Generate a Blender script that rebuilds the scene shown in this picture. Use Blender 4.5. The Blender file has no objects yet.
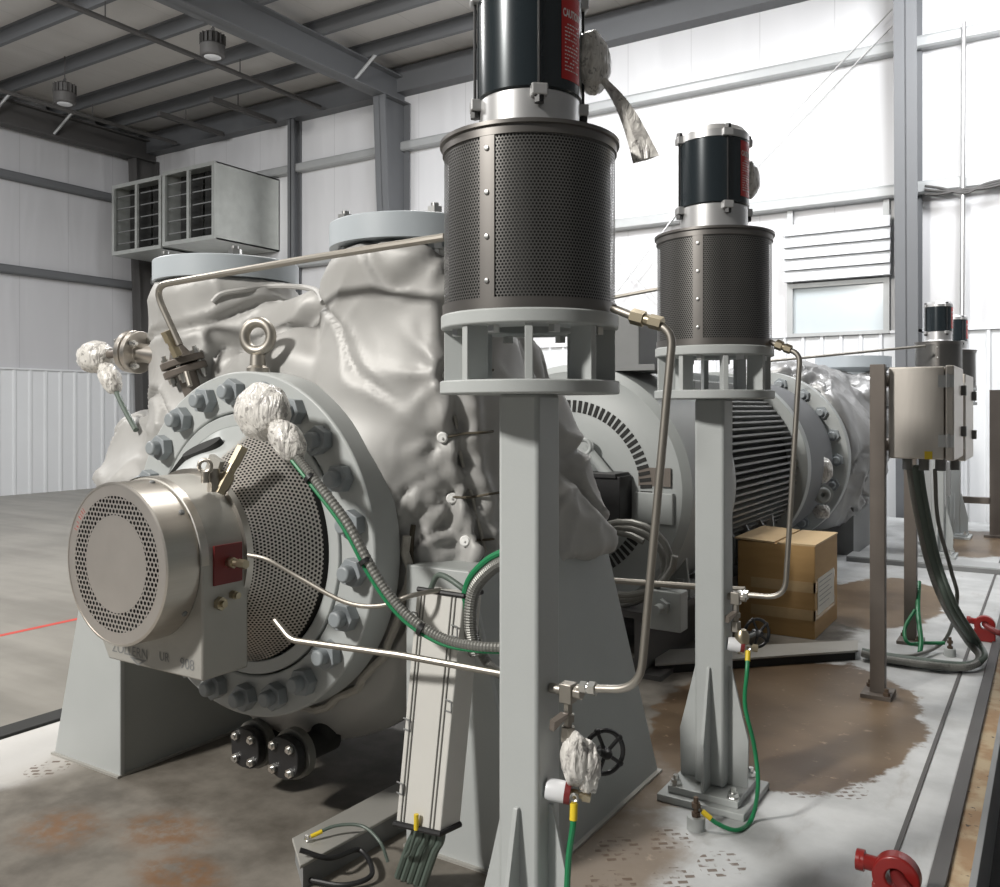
import bpy, bmesh, math, random
from mathutils import Vector, Matrix, noise
from mathutils.bvhtree import BVHTree
random.seed(7)
PI = math.pi
S = bpy.context.scene
COL = S.collection

# ------------------------------------------------------------------ camera, world, lights, exposure
HCAM, YAW, FPX, HORIZ = 1.65, math.radians(32.24), 880.0, 408.0
cd = bpy.data.cameras.new('camera'); cam = bpy.data.objects.new('camera', cd); COL.objects.link(cam)
cam.location = (0, 0, HCAM); cam.rotation_euler = (PI / 2, 0, YAW)
cd.sensor_width = 36; cd.sensor_fit = 'HORIZONTAL'; cd.lens = FPX * 36 / 1000
cd.shift_y = -(443.5 - HORIZ) / 1000; cd.clip_start = 0.05; cd.clip_end = 200
S.camera = cam
FW = Vector((-math.sin(YAW), math.cos(YAW), 0)); RT = Vector((math.cos(YAW), math.sin(YAW), 0))

S.view_settings.view_transform = 'Standard'; S.view_settings.look = 'None'
S.view_settings.gamma = 1; S.view_settings.use_curve_mapping = False
S.view_settings.exposure = 0.0

w = bpy.data.worlds.new('world'); S.world = w; w.use_nodes = True
w.node_tree.nodes['Background'].inputs[0].default_value = (0.92, 0.96, 1.0, 1)
w.node_tree.nodes['Background'].inputs[1].default_value = 0.085

def area(name, loc, target, size, power, col=(1, 0.97, 0.92), sy=None):
    l = bpy.data.lights.new(name, 'AREA'); l.energy = power; l.color = col
    l.shape = 'RECTANGLE'; l.size = size; l.size_y = sy or size
    o = bpy.data.objects.new(name, l); COL.objects.link(o); o.location = loc
    o.rotation_euler = (Vector(target) - Vector(loc)).to_track_quat('-Z', 'Y').to_euler()
    return o
area('high_bay_key', (-5.2, -5.6, 7.4), (-2.4, 3.4, 1.0), 0.9, 1250)
area('high_bay_fill', (-3.6, 6.0, 8.3), (-2.8, 6.0, 0.0), 1.3, 270)
pl = bpy.data.lights.new('unseen_ceiling_fill', 'POINT'); pl.energy = 420; pl.color = (1, 0.97, 0.93); pl.shadow_soft_size = 0.4
po = bpy.data.objects.new('unseen_ceiling_fill', pl); COL.objects.link(po); po.location = (-9.5, 2.5, 6.4)  # unseen point lamp added to brighten the ceiling, no fixture
area('high_bay_rear', (0.0, 10.6, 8.0), (0.0, 15.0, 5.0), 2.0, 560, (0.97, 0.98, 1.0))
area('high_bay_middle', (-7.0, 9.6, 8.3), (-7.0, 12.0, 0.0), 1.6, 620, (0.97, 0.98, 1.0))
area('high_bay_far', (-13.5, 3.0, 8.2), (-15.0, 8.0, 0.0), 2.0, 560, (0.97, 0.98, 1.0))

# ------------------------------------------------------------------ a pixel of the photograph on a world plane
def P(px, py, X=None, Y=None, Z=None):
    d = FW + RT * ((px - 500) / FPX) + Vector((0, 0, (HORIZ - py) / FPX))
    if X is not None: t = X / d.x
    elif Y is not None: t = Y / d.y
    else: t = (Z - HCAM) / d.z
    return Vector((0, 0, HCAM)) + d * t
def ray(px, py):
    return (FW + RT * ((px - 500) / FPX) + Vector((0, 0, (HORIZ - py) / FPX))).normalized()
EYE = Vector((0, 0, HCAM))

# ------------------------------------------------------------------ materials
class NT:
    def __init__(s, name):
        s.m = bpy.data.materials.new(name); s.m.use_nodes = True
        s.t = s.m.node_tree; s.n = s.t.nodes; s.l = s.t.links
        s.b = s.n['Principled BSDF']; s.out = s.n['Material Output']
    def new(s, typ, **kw):
        n = s.n.new(typ)
        for k, v in kw.items(): setattr(n, k, v)
        return n
    def put(s, sock, v):
        if v is None: return
        if hasattr(v, 'is_output') or isinstance(v, bpy.types.NodeSocket): s.l.new(v, sock)
        else: sock.default_value = v
    def math(s, op, a, b=None, c=None, clamp=False):
        n = s.new('ShaderNodeMath', operation=op); n.use_clamp = clamp
        s.put(n.inputs[0], a); s.put(n.inputs[1], b); s.put(n.inputs[2], c)
        return n.outputs[0]
    def mix(s, f, a, b):
        n = s.new('ShaderNodeMix', data_type='RGBA')
        s.put(n.inputs[0], f)
        s.put(n.inputs[6], a if not isinstance(a, tuple) else (*a, 1)[:4]); s.put(n.inputs[7], b if not isinstance(b, tuple) else (*b, 1)[:4])
        return n.outputs[2]
    def noise(s, vec, scale, detail=4, rough=0.55, dist=0.0):
        n = s.new('ShaderNodeTexNoise'); n.inputs['Scale'].default_value = scale
        n.inputs['Detail'].default_value = detail; n.inputs['Roughness'].default_value = rough
        n.inputs['Distortion'].default_value = dist
        if vec is not None: s.l.new(vec, n.inputs['Vector'])
        return n.outputs['Fac']
    def smooth(s, v, lo, hi):
        n = s.new('ShaderNodeMapRange', interpolation_type='SMOOTHSTEP')
        s.put(n.inputs[0], v); n.inputs[1].default_value = lo; n.inputs[2].default_value = hi
        return n.outputs[0]
    def coord(s, kind='Object'):
        return s.new('ShaderNodeTexCoord').outputs[kind]
    def pos(s):
        return s.new('ShaderNodeNewGeometry').outputs['Position']
    def scale(s, vec, x, y, z):
        n = s.new('ShaderNodeMapping'); s.l.new(vec, n.inputs[0]); n.inputs['Scale'].default_value = (x, y, z)
        return n.outputs[0]
    def sep(s, vec):
        n = s.new('ShaderNodeSeparateXYZ'); s.l.new(vec, n.inputs[0]); return n.outputs
    def bump(s, h, strength=0.3, dist=0.01):
        n = s.new('ShaderNodeBump'); n.inputs['Strength'].default_value = strength; n.inputs['Distance'].default_value = dist
        s.l.new(h, n.inputs['Height']); s.l.new(n.outputs[0], s.b.inputs['Normal'])
    def set(s, base=None, rough=None, metal=None):
        if base is not None: s.put(s.b.inputs['Base Color'], (*base, 1)[:4] if isinstance(base, tuple) else base)
        s.put(s.b.inputs['Roughness'], rough); s.put(s.b.inputs['Metallic'], metal)

def plain(name, col, rough=0.5, metal=0.0, var=0.12, scale=6.0, bump=0.0, bscale=60, coat=0.0, stretch=None):
    k = NT(name); c = k.coord()
    if stretch: c = k.scale(c, *stretch)
    f = k.noise(c, scale, 5)
    lo = tuple(x * (1 - var) for x in col); hi = tuple(min(1, x * (1 + var)) for x in col)
    k.set(k.mix(f, lo, hi), rough, metal)
    if bump: k.bump(k.noise(c, bscale, 3), bump, 0.004)
    if coat: k.b.inputs['Coat Weight'].default_value = coat
    return k.m

def perforated(name, col, pitch, r, rough=0.35, metal=0.9, annulus=None):
    """hexagonal round holes cut through sheet; UV is in metres"""
    k = NT(name); u = k.new('ShaderNodeUVMap').outputs[0]; sp = k.sep(u)
    def grid(ou, ov):
        a = k.math('SUBTRACT', k.math('FRACT', k.math('ADD', k.math('DIVIDE', sp[0], pitch), ou)), 0.5)
        b = k.math('SUBTRACT', k.math('FRACT', k.math('ADD', k.math('DIVIDE', sp[1], pitch * 1.732), ov)), 0.5)
        b = k.math('MULTIPLY', b, 1.732)
        return k.math('SQRT', k.math('ADD', k.math('MULTIPLY', a, a), k.math('MULTIPLY', b, b)))
    d = k.math('MINIMUM', grid(0, 0), grid(0.5, 0.5))
    hole = k.math('LESS_THAN', d, r / pitch)
    if annulus:
        rr = k.math('SQRT', k.math('ADD', k.math('MULTIPLY', sp[0], sp[0]), k.math('MULTIPLY', sp[1], sp[1])))
        hole = k.math('MULTIPLY', hole, k.math('MULTIPLY', k.math('GREATER_THAN', rr, annulus[0]), k.math('LESS_THAN', rr, annulus[1])))
    f = k.noise(k.coord(), 5, 4)
    k.set(k.mix(f, tuple(x * 0.85 for x in col), tuple(min(1, x * 1.12) for x in col)), rough, metal)
    tr = k.new('ShaderNodeBsdfTransparent'); mx = k.new('ShaderNodeMixShader')
    k.l.new(hole, mx.inputs[0]); k.l.new(k.b.outputs[0], mx.inputs[1]); k.l.new(tr.outputs[0], mx.inputs[2])
    k.l.new(mx.outputs[0], k.out.inputs[0])
    return k.m

M = {}
M['grey'] = plain('grey_machine_paint', (0.43, 0.45, 0.445), 0.42, var=0.06, scale=3, bump=0.08, bscale=90)
M['greyd'] = plain('grey_paint_shaded_side', (0.36, 0.38, 0.37), 0.5, var=0.12, scale=2.2, bump=0.08)  # machine grey darkened for the shaded sides of the pedestals
M['grey_blue'] = plain('pale_blue_grey_paint', (0.42, 0.46, 0.49), 0.4, var=0.06, scale=3)
M['motorg'] = plain('motor_grey_paint', (0.355, 0.375, 0.37), 0.45, var=0.08, scale=3)
M['fin'] = plain('dark_fin_paint', (0.21, 0.215, 0.215), 0.5, var=0.12)
M['steel'] = plain('brushed_stainless', (0.60, 0.565, 0.52), 0.33, 0.95, var=0.08, scale=8, stretch=(1, 1, 12))
M['steelbox'] = plain('satin_stainless_box', (0.64, 0.60, 0.55), 0.42, 0.9, var=0.06, scale=5, stretch=(10, 10, 1))
M['tube'] = plain('stainless_tube', (0.40, 0.375, 0.335), 0.47, 1.0, var=0.08)
M['cast'] = plain('cast_grey_iron_paint', (0.42, 0.41, 0.38), 0.5, 0.35, var=0.1, scale=7, bump=0.1, bscale=70)
M['galv'] = plain('galvanised_sheet', (0.62, 0.64, 0.61), 0.38, 0.75, var=0.18, scale=4)
M['chrome'] = plain('zinc_bolt', (0.72, 0.72, 0.70), 0.28, 1.0, var=0.06)
M['bolt'] = plain('grey_blue_painted_bolt', (0.27, 0.295, 0.31), 0.42, var=0.1, scale=9)
M['bronze'] = plain('brass_fitting', (0.46, 0.40, 0.29), 0.32, 0.95, var=0.15)
M['brown_steel'] = plain('primed_brown_steel', (0.16, 0.138, 0.12), 0.5, 0.3, var=0.15)
M['black'] = plain('black_paint', (0.018, 0.018, 0.019), 0.45, var=0.2)
M['blackdull'] = plain('dull_black', (0.02, 0.02, 0.019), 0.8, var=0.2)
M['blackmotor'] = plain('glossy_black_green_motor', (0.020, 0.028, 0.033), 0.22, 0.25, var=0.1, coat=0.5)
M['cagerim'] = plain('dark_cage_metal', (0.19, 0.18, 0.17), 0.38, 0.8, var=0.1)
M['cage'] = perforated('dark_perforated_cage', (0.22, 0.215, 0.205), 0.0092, 0.0031, 0.34, 0.8)
M['guard'] = perforated('bright_perforated_guard', (0.56, 0.535, 0.50), 0.0155, 0.0049, 0.42, 0.8)
M['fancover'] = perforated('stainless_cover_with_holes', (0.60, 0.57, 0.54), 0.0195, 0.0067, 0.42, 0.85, annulus=(0.172, 0.240))
M['alu'] = plain('cast_aluminium', (0.60, 0.60, 0.60), 0.36, 0.7, var=0.06, scale=8)
M['trunk'] = plain('pale_trunking_paint', (0.62, 0.61, 0.575), 0.42, 0.1, var=0.08, scale=5)
M['red'] = plain('red_paint', (0.27, 0.018, 0.016), 0.32, var=0.25, scale=14, bump=0.2, bscale=25)
M['darkred'] = plain('dark_red_plate', (0.17, 0.018, 0.018), 0.45, var=0.15)
M['redlabel'] = plain('red_label', (0.56, 0.02, 0.018), 0.35, var=0.05)
M['white'] = plain('white_print', (0.82, 0.82, 0.80), 0.45, var=0.02)
M['whiteplastic'] = plain('white_plastic', (0.72, 0.73, 0.75), 0.35, var=0.04)
M['green'] = plain('green_wire', (0.012, 0.20, 0.075), 0.38, var=0.12)
M['yellow'] = plain('yellow_lug', (0.75, 0.55, 0.03), 0.4, var=0.08)
M['conduit'] = plain('grey_conduit', (0.20, 0.20, 0.185), 0.42, 0.35, var=0.1)
M['greenconduit'] = plain('dark_green_grey_cable', (0.10, 0.13, 0.11), 0.45, var=0.15)
M['rustbolt'] = plain('rusty_stud', (0.12, 0.085, 0.06), 0.7, 0.3, var=0.3)
M['galvpipe'] = plain('galvanised_conduit', (0.60, 0.60, 0.60), 0.35, 0.8, var=0.05)
M['frame'] = plain('grey_building_steel', (0.13, 0.135, 0.142), 0.55, var=0.08, scale=1.5)
M['frame_dark'] = plain('dark_building_steel', (0.085, 0.082, 0.08), 0.6, var=0.15, scale=1.5)
M['girt'] = plain('pale_girt', (0.40, 0.41, 0.41), 0.45, 0.2, var=0.08)
M['liner'] = plain('white_liner_panel', (0.74, 0.755, 0.77), 0.4, var=0.03, scale=1)
M['glass'] = plain('frosted_pane', (0.55, 0.60, 0.62), 0.15, var=0.03)
M['rope'] = plain('white_rope', (0.42, 0.40, 0.36), 0.8, var=0.25, scale=30)
M['cord'] = plain('brown_lacing_cord', (0.10, 0.085, 0.06), 0.8, var=0.3)

def mk_blanket(name, col, rough=0.5, metal=0.12):
    k = NT(name); c = k.coord()
    f = k.noise(c, 2.2, 5)
    k.set(k.mix(f, tuple(x * 0.9 for x in col), tuple(x * 1.08 for x in col)), rough, metal)
    h = k.math('ADD', k.noise(k.scale(c, 1, 1.6, 0.9), 2.6, 2, 0.4, 0.8), k.math('MULTIPLY', k.noise(c, 90, 2), 0.01))
    k.bump(h, 0.25, 0.05)
    return k.m
M['blanket'] = mk_blanket('silver_insulation_cloth', (0.40, 0.395, 0.382))
M['blanket_dark'] = mk_blanket('shiny_dark_insulation_cloth', (0.33, 0.33, 0.33), 0.38, 0.45)

def mk_wrap():
    k = NT('clear_plastic_wrap'); c = k.coord()
    f = k.smooth(k.noise(k.scale(c, 1, 1, 0.5), 22, 4, 0.6, 1.5), 0.50, 0.68)
    g = k.smooth(k.noise(c, 45, 2, 0.6), 0.60, 0.66)
    base = k.mix(f, (0.72, 0.70, 0.66), (0.44, 0.42, 0.40))
    base = k.mix(k.math('MULTIPLY', g, 0.55), base, (0.10, 0.09, 0.085))
    k.set(base, 0.3, 0.0)
    k.b.inputs['Coat Weight'].default_value = 0.4
    k.bump(k.noise(k.scale(c, 1, 1, 0.4), 16, 3, 0.5, 2.5), 0.6, 0.03)
    return k.m
M['wrap'] = mk_wrap()

def mk_wall(name, axis, col=(0.68, 0.68, 0.69)):
    k = NT(name); p = k.pos(); s = k.sep(p)
    v = k.math('FRACT', k.math('DIVIDE', s[axis], 1.22))
    seam = k.smooth(k.math('ABSOLUTE', k.math('SUBTRACT', v, 0.5)), 0.0, 0.012)
    sc = [0.25, 0.25, 0.25]; sc[axis] = 0.9; sc[2] = 0.16
    n = k.noise(k.scale(p, *sc), 1.5, 2, 0.45, 0.5)
    base = k.mix(n, tuple(x * 0.88 for x in col), tuple(min(1, x * 1.08) for x in col))
    base = k.mix(seam, tuple(x * 0.78 for x in col), base)
    k.set(base, 0.38, 0.0)
    k.bump(n, 0.35, 0.15)
    return k.m
M['wallx'] = mk_wall('white_vinyl_wall_back', 0)
M['wally'] = mk_wall('white_vinyl_left_shaded', 1, (0.56, 0.56, 0.575))  # same white vinyl, colour lowered for the dimmer left side
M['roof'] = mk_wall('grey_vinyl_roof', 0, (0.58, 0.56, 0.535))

def mk_floor():
    k = NT('worn_concrete'); p = k.pos()
    n = k.noise(p, 0.6, 6, 0.6); n2 = k.noise(k.scale(p, 0.3, 2, 1), 1.2, 4)
    f = k.math('MULTIPLY', k.math('ADD', n, n2), 0.5)
    k.set(k.mix(k.smooth(f, 0.35, 0.65), (0.19, 0.178, 0.155), (0.30, 0.283, 0.25)), 0.38)
    return k.m
M['floor'] = mk_floor()

def mk_deck():
    k = NT('worn_white_deck_paint'); p = k.pos(); s = k.sep(p)
    n = k.noise(p, 3.0, 6, 0.6); nf = k.noise(p, 14, 5, 0.65); nl = k.noise(p, 1.1, 3)
    def blob(cx, cy, rx, ry, soft=0.06, amp=0.5):
        a = k.math('DIVIDE', k.math('SUBTRACT', s[0], cx), rx); b = k.math('DIVIDE', k.math('SUBTRACT', s[1], cy), ry)
        d = k.math('SQRT', k.math('ADD', k.math('MULTIPLY', a, a), k.math('MULTIPLY', b, b)))
        d = k.math('ADD', d, k.math('MULTIPLY', k.math('SUBTRACT', n, 0.5), amp))
        d = k.math('ADD', d, k.math('MULTIPLY', k.math('SUBTRACT', nf, 0.5), 0.22))
        return k.math('SUBTRACT', 1.0, k.smooth(d, 1.0 - soft, 1.0 + soft))
    paint = k.mix(k.smooth(n, 0.35, 0.7), (0.42, 0.43, 0.43), (0.54, 0.55, 0.55))
    scuff = k.smooth(k.noise(k.scale(p, 3, 0.8, 1), 2.5, 5, 0.65), 0.56, 0.75)
    paint = k.mix(k.math('MULTIPLY', scuff, 0.5), paint, (0.32, 0.30, 0.28))
    # dirty bare steel below the pump
    dirt = k.mix(k.smooth(n, 0.3, 0.7), (0.10, 0.088, 0.072), (0.225, 0.205, 0.175))
    mdirt = k.math('MAXIMUM', blob(-2.75, 3.2, 1.22, 1.7, 0.10, 0.45), blob(-2.1, 6.0, 0.9, 3.0, 0.1))
    xe = k.math('ADD', s[0], k.math('MULTIPLY', k.math('SUBTRACT', n, 0.5), 0.55))
    mdirt = k.math('MAXIMUM', mdirt, k.math('MULTIPLY', k.math('MULTIPLY', k.smooth(xe, -1.45, -1.75), k.smooth(xe, -4.15, -3.85)), k.smooth(s[1], 4.6, 4.0)))
    c = k.mix(mdirt, paint, dirt)
    # rust
    rust = k.math('MAXIMUM', blob(-2.93, 2.2, 0.20, 0.14, 0.5, 1.0), blob(-2.62, 2.02, 0.2, 0.12, 0.5, 1.0))
    rust = k.math('MAXIMUM', rust, blob(-3.3, 2.0, 0.16, 0.14, 0.6, 1.0))
    c = k.mix(k.math('MULTIPLY', k.math('MULTIPLY', rust, k.smooth(nf, 0.3, 0.65)), 0.75), c, (0.19, 0.085, 0.025))
    white = k.math('MAXIMUM', blob(-4.1, 2.3, 0.30, 0.28, 0.3, 0.9), blob(-4.2, 2.6, 0.3, 0.7, 0.3, 0.8))
    c = k.mix(k.math('MULTIPLY', white, 0.7), c, (0.55, 0.53, 0.50))
    # brown oil puddles
    brown = k.mix(k.smooth(nl, 0.35, 0.65), (0.105, 0.068, 0.038), (0.195, 0.138, 0.086))
    brown = k.mix(k.smooth(nf, 0.60, 0.74), brown, (0.36, 0.27, 0.19))
    mb = k.math('MAXIMUM', blob(-1.22, 4.85, 0.66, 1.12, 0.03, 0.34), blob(-1.25, 8.15, 0.50, 1.1, 0.04, 0.5))
    mb = k.math('MAXIMUM', mb, blob(-0.86, 12.2, 0.5, 1.2, 0.05, 0.5))
    mb = k.math('MAXIMUM', mb, k.math('MULTIPLY', k.math('MAXIMUM', blob(-1.62, 3.75, 0.34, 0.45, 0.10, 0.7), blob(-1.42, 2.75, 0.26, 0.62, 0.25, 1.1)), 0.8))
    c = k.mix(mb, c, brown)
    # sole prints: short dashes in patches
    u = k.math('ADD', k.math('MULTIPLY', s[0], 0.8), k.math('MULTIPLY', s[1], 0.6))
    v = k.math('SUBTRACT', k.math('MULTIPLY', s[1], 0.8), k.math('MULTIPLY', s[0], 0.6))
    row = k.math('FLOOR', k.math('DIVIDE', v, 0.034))
    da = k.math('LESS_THAN', k.math('FRACT', k.math('ADD', k.math('DIVIDE', u, 0.056), k.math('MULTIPLY', row, 0.37))), 0.62)
    db = k.math('LESS_THAN', k.math('FRACT', k.math('DIVIDE', v, 0.034)), 0.55)
    pr = None
    for (x, y) in [(-0.93, 3.93), (-0.76, 4.02), (-1.02, 3.12), (-1.24, 3.18), (-0.86, 2.86), (-1.12, 2.92), (-0.72, 3.0), (-1.38, 3.02), (-1.30, 2.78), (-0.97, 2.72), (-4.05, 2.55), (-3.9, 2.3)]:
        a = k.math('DIVIDE', k.math('SUBTRACT', s[0], x), 0.085); b = k.math('DIVIDE', k.math('SUBTRACT', s[1], y), 0.10)
        q = k.math('LESS_THAN', k.math('ADD', k.math('MULTIPLY', a, a), k.math('MULTIPLY', b, b)), 1.0)
        pr = q if pr is None else k.math('MAXIMUM', pr, q)
    pm = k.math('MULTIPLY', k.math('MULTIPLY', pr, k.math('MULTIPLY', da, db)), k.smooth(nf, 0.42, 0.55))
    c = k.mix(k.math('MULTIPLY', pm, 0.85), c, (0.11, 0.07, 0.045))
    k.set(c, k.math('ADD', 0.62, k.math('MULTIPLY', mb, -0.25)))
    k.bump(nf, 0.12, 0.006)
    return k.m
M['deck'] = mk_deck()

def mk_ruststrip():
    k = NT('rusty_gutter'); p = k.pos()
    n = k.noise(p, 5, 5, 0.6); f = k.noise(p, 26, 4, 0.6)
    c = k.mix(k.smooth(n, 0.4, 0.6), (0.42, 0.33, 0.21), (0.30, 0.19, 0.10))
    c = k.mix(k.smooth(f, 0.62, 0.68), c, (0.05, 0.04, 0.03))
    k.set(c, 0.7); return k.m
M['rust'] = mk_ruststrip()

def mk_card():
    k = NT('brown_cardboard'); c = k.coord()
    n = k.noise(k.scale(c, 1, 1, 6), 4, 4)
    k.set(k.mix(n, (0.36, 0.215, 0.08), (0.46, 0.29, 0.12)), 0.7); return k.m
M['card'] = mk_card()
M['cardtop'] = plain('pale_cardboard', (0.56, 0.41, 0.23), 0.7, var=0.08)
M['tape'] = plain('clear_parcel_tape', (0.50, 0.36, 0.20), 0.12, var=0.12, scale=20)
M['paper'] = plain('white_paper', (0.62, 0.60, 0.54), 0.6, var=0.05)

# ------------------------------------------------------------------ geometry helpers (world coordinates)
def BM(): return bmesh.new()
def frame(ax, origin=(0, 0, 0), xref=None):
    """matrix whose +Z is ax"""
    z = Vector(ax).normalized()
    x = Vector(xref) if xref is not None else (Vector((0, 0, 1)) if abs(z.z) < 0.9 else Vector((1, 0, 0)))
    x = (x - z * x.dot(z)).normalized(); y = z.cross(x)
    m = Matrix((x, y, z)).transposed().to_4x4(); m.translation = Vector(origin)
    return m
def add_box(bm, lo, hi, m=None):
    v = [Vector((x, y, z)) for x in (lo[0], hi[0]) for y in (lo[1], hi[1]) for z in (lo[2], hi[2])]
    if m: v = [m @ p for p in v]
    b = [bm.verts.new(p) for p in v]
    for f in ((0, 1, 3, 2), (4, 6, 7, 5), (0, 4, 5, 1), (2, 3, 7, 6), (0, 2, 6, 4), (1, 5, 7, 3)):
        bm.faces.new([b[i] for i in f])
def add_hull(bm, a, b):
    """prism between two loops of equal length (world points)"""
    va = [bm.verts.new(p) for p in a]; vb = [bm.verts.new(p) for p in b]; n = len(va)
    bm.faces.new(list(reversed(va))); bm.faces.new(vb)
    for i in range(n): bm.faces.new((va[i], va[(i + 1) % n], vb[(i + 1) % n], vb[i]))
def add_prism(bm, poly, h0, h1, m=Matrix()):
    add_hull(bm, [m @ Vector((x, y, h0)) for x, y in poly], [m @ Vector((x, y, h1)) for x, y in poly])
def add_lathe(bm, prof, m=Matrix(), seg=48, caps=True, a0=0.0, a1=2 * PI):
    """prof: (radius, height) along m's Z"""
    full = abs(a1 - a0 - 2 * PI) < 1e-6
    k = seg if full else seg + 1
    rings = []
    for r, h in prof:
        if r < 1e-6: rings.append([bm.verts.new(m @ Vector((0, 0, h)))])
        else: rings.append([bm.verts.new(m @ Vector((r * math.cos(a0 + (a1 - a0) * i / seg), r * math.sin(a0 + (a1 - a0) * i / seg), h))) for i in range(k)])
    for A, B in zip(rings, rings[1:]):
        for i in range(seg):
            j = (i + 1) % k
            if len(A) == 1 and len(B) == 1: continue
            if len(A) == 1: bm.faces.new((A[0], B[j], B[i]))
            elif len(B) == 1: bm.faces.new((A[i], A[j], B[0]))
            else: bm.faces.new((A[i], A[j], B[j], B[i]))
    if caps and full:
        if len(rings[0]) > 1 and rings[0] is not rings[-1]: bm.faces.new(list(reversed(rings[0])))
        if len(rings[-1]) > 1: bm.faces.new(rings[-1])
def add_ring(bm, ro, ri, h0, h1, m=Matrix(), seg=64):
    rs = []
    for r, h in ((ro, h0), (ro, h1), (ri, h1), (ri, h0)):
        rs.append([bm.verts.new(m @ Vector((r * math.cos(2 * PI * i / seg), r * math.sin(2 * PI * i / seg), h))) for i in range(seg)])
    for q in range(4):
        A, B = rs[q], rs[(q + 1) % 4]
        for i in range(seg): bm.faces.new((A[i], A[(i + 1) % seg], B[(i + 1) % seg], B[i]))
def add_cyl(bm, p0, p1, r0, r1=None, seg=20):
    p0, p1 = Vector(p0), Vector(p1)
    add_lathe(bm, [(r0, 0), (r0 if r1 is None else r1, (p1 - p0).length)], frame(p1 - p0, p0), seg)
def add_hex(bm, c, ax, r, h, rot=0.0):
    m = frame(ax, c)
    pts = [(r * math.cos(rot + PI * i / 3), r * math.sin(rot + PI * i / 3)) for i in range(6)]
    add_prism(bm, pts, 0, h, m)
def round_path(pts, rad, n=6):
    pts = [Vector(p) for p in pts]; out = [pts[0]]
    for a, b, c in zip(pts, pts[1:], pts[2:]):
        u, v = (a - b), (c - b); r = min(rad, u.length * 0.45, v.length * 0.45)
        p, q = b + u.normalized() * r, b + v.normalized() * r
        for i in range(n + 1):
            t = i / n; out.append(p * (1 - t) ** 2 + b * 2 * t * (1 - t) + q * t * t)
    out.append(pts[-1]); return out
def spline(pts, n=8):
    pts = [Vector(p) for p in pts]; q = [pts[0] * 2 - pts[1]] + pts + [pts[-1] * 2 - pts[-2]]; out = []
    for i in range(1, len(q) - 2):
        a, b, c, d = q[i - 1:i + 3]
        for j in range(n):
            t = j / n
            out.append(0.5 * ((2 * b) + (c - a) * t + (2 * a - 5 * b + 4 * c - d) * t * t + (3 * b - a - 3 * c + d) * t ** 3))
    out.append(pts[-1]); return out
def add_tube(bm, pts, r, seg=10, closed=False, ribs=0.0):
    pts = [Vector(p) for p in pts]; n = len(pts); rings = []; x = None
    for i, p in enumerate(pts):
        a = pts[(i - 1) % n] if (closed or i) else p; b = pts[(i + 1) % n] if (closed or i < n - 1) else p
        t = (b - a).normalized()
        if x is None: x = Vector((0, 0, 1)) if abs(t.z) < 0.9 else Vector((1, 0, 0))
        x = (x - t * x.dot(t)).normalized(); y = t.cross(x)
        rr = r * (1 + ribs * (i % 2))
        rings.append([bm.verts.new(p + (x * math.cos(2 * PI * k / seg) + y * math.sin(2 * PI * k / seg)) * rr) for k in range(seg)])
    for i in range(n if closed else n - 1):
        A, B = rings[i], rings[(i + 1) % n]
        for k in range(seg): bm.faces.new((A[k], A[(k + 1) % seg], B[(k + 1) % seg], B[k]))
    if not closed: bm.faces.new(list(reversed(rings[0]))); bm.faces.new(rings[-1])
def add_torus(bm, c, ax, R, r, seg=32, tseg=12):
    m = frame(ax, c)
    add_tube(bm, [m @ Vector((R * math.cos(2 * PI * i / seg), R * math.sin(2 * PI * i / seg), 0)) for i in range(seg)], r, tseg, True)
def add_blob(bm, c, rx, ry, rz, m=None, amp=0.18, fr=3.0, sub=4, seed=0):
    g = bmesh.new(); bmesh.ops.create_icosphere(g, subdivisions=sub, radius=1)
    idx = {}
    for v in g.verts:
        q = v.co * fr + Vector((seed * 3.1, seed * 1.7, seed))
        k_ = abs(noise.noise(Vector((q.x * 1.7, q.y * 1.7, q.z * 0.8)) + Vector((5, 5, 5))))
        k = 1 + amp * noise.noise(q * 0.7) + amp * 1.2 * (0.3 - k_)
        p = Vector((v.co.x * rx, v.co.y * ry, v.co.z * rz)) * k
        if m: p = m @ p
        idx[v] = bm.verts.new(Vector(c) + p)
    for f in g.faces: bm.faces.new([idx[v] for v in f.verts])
    g.free()

def base_of(o):
    while o.parent: o = o.parent
    return o.location
def obj(name, bm, mat, parent=None, smooth=35, bevel=0.0, kind=None):
    bm.normal_update()
    bmesh.ops.recalc_face_normals(bm, faces=bm.faces[:])
    if parent is not None: off = Vector(base_of(parent))
    else:
        xs = [v.co for v in bm.verts]
        off = Vector((sum((min(c[i] for c in xs), max(c[i] for c in xs))) / 2 for i in range(3))); off.z = min(c.z for c in xs)
    bmesh.ops.translate(bm, verts=bm.verts[:], vec=-off)
    me = bpy.data.meshes.new(name); bm.to_mesh(me); bm.free()
    me.materials.append(M[mat] if isinstance(mat, str) else mat)
    o = bpy.data.objects.new(name, me); COL.objects.link(o)
    if parent is not None: o.parent = parent
    else: o.location = off
    if smooth:
        me.polygons.foreach_set('use_smooth', [True] * len(me.polygons))
        me.set_sharp_from_angle(angle=math.radians(smooth))
    if bevel:
        b = o.modifiers.new('edge', 'BEVEL'); b.width = bevel; b.segments = 2; b.limit_method = 'ANGLE'; b.angle_limit = math.radians(40)
    if kind: o['kind'] = kind
    return o
def thing(name, label, cat, loc, group=None):
    o = bpy.data.objects.new(name, None); COL.objects.link(o); o.location = loc; o.empty_display_size = 0.1
    o['label'] = label; o['category'] = cat
    if group: o['group'] = group
    return o
def tag(o, label, cat, group=None):
    o['label'] = label; o['category'] = cat
    if group: o['group'] = group
    return o
def struct(name, bm, mat, **kw):
    kw.setdefault('smooth', 0)
    return obj(name, bm, mat, kind='structure', **kw)
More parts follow.
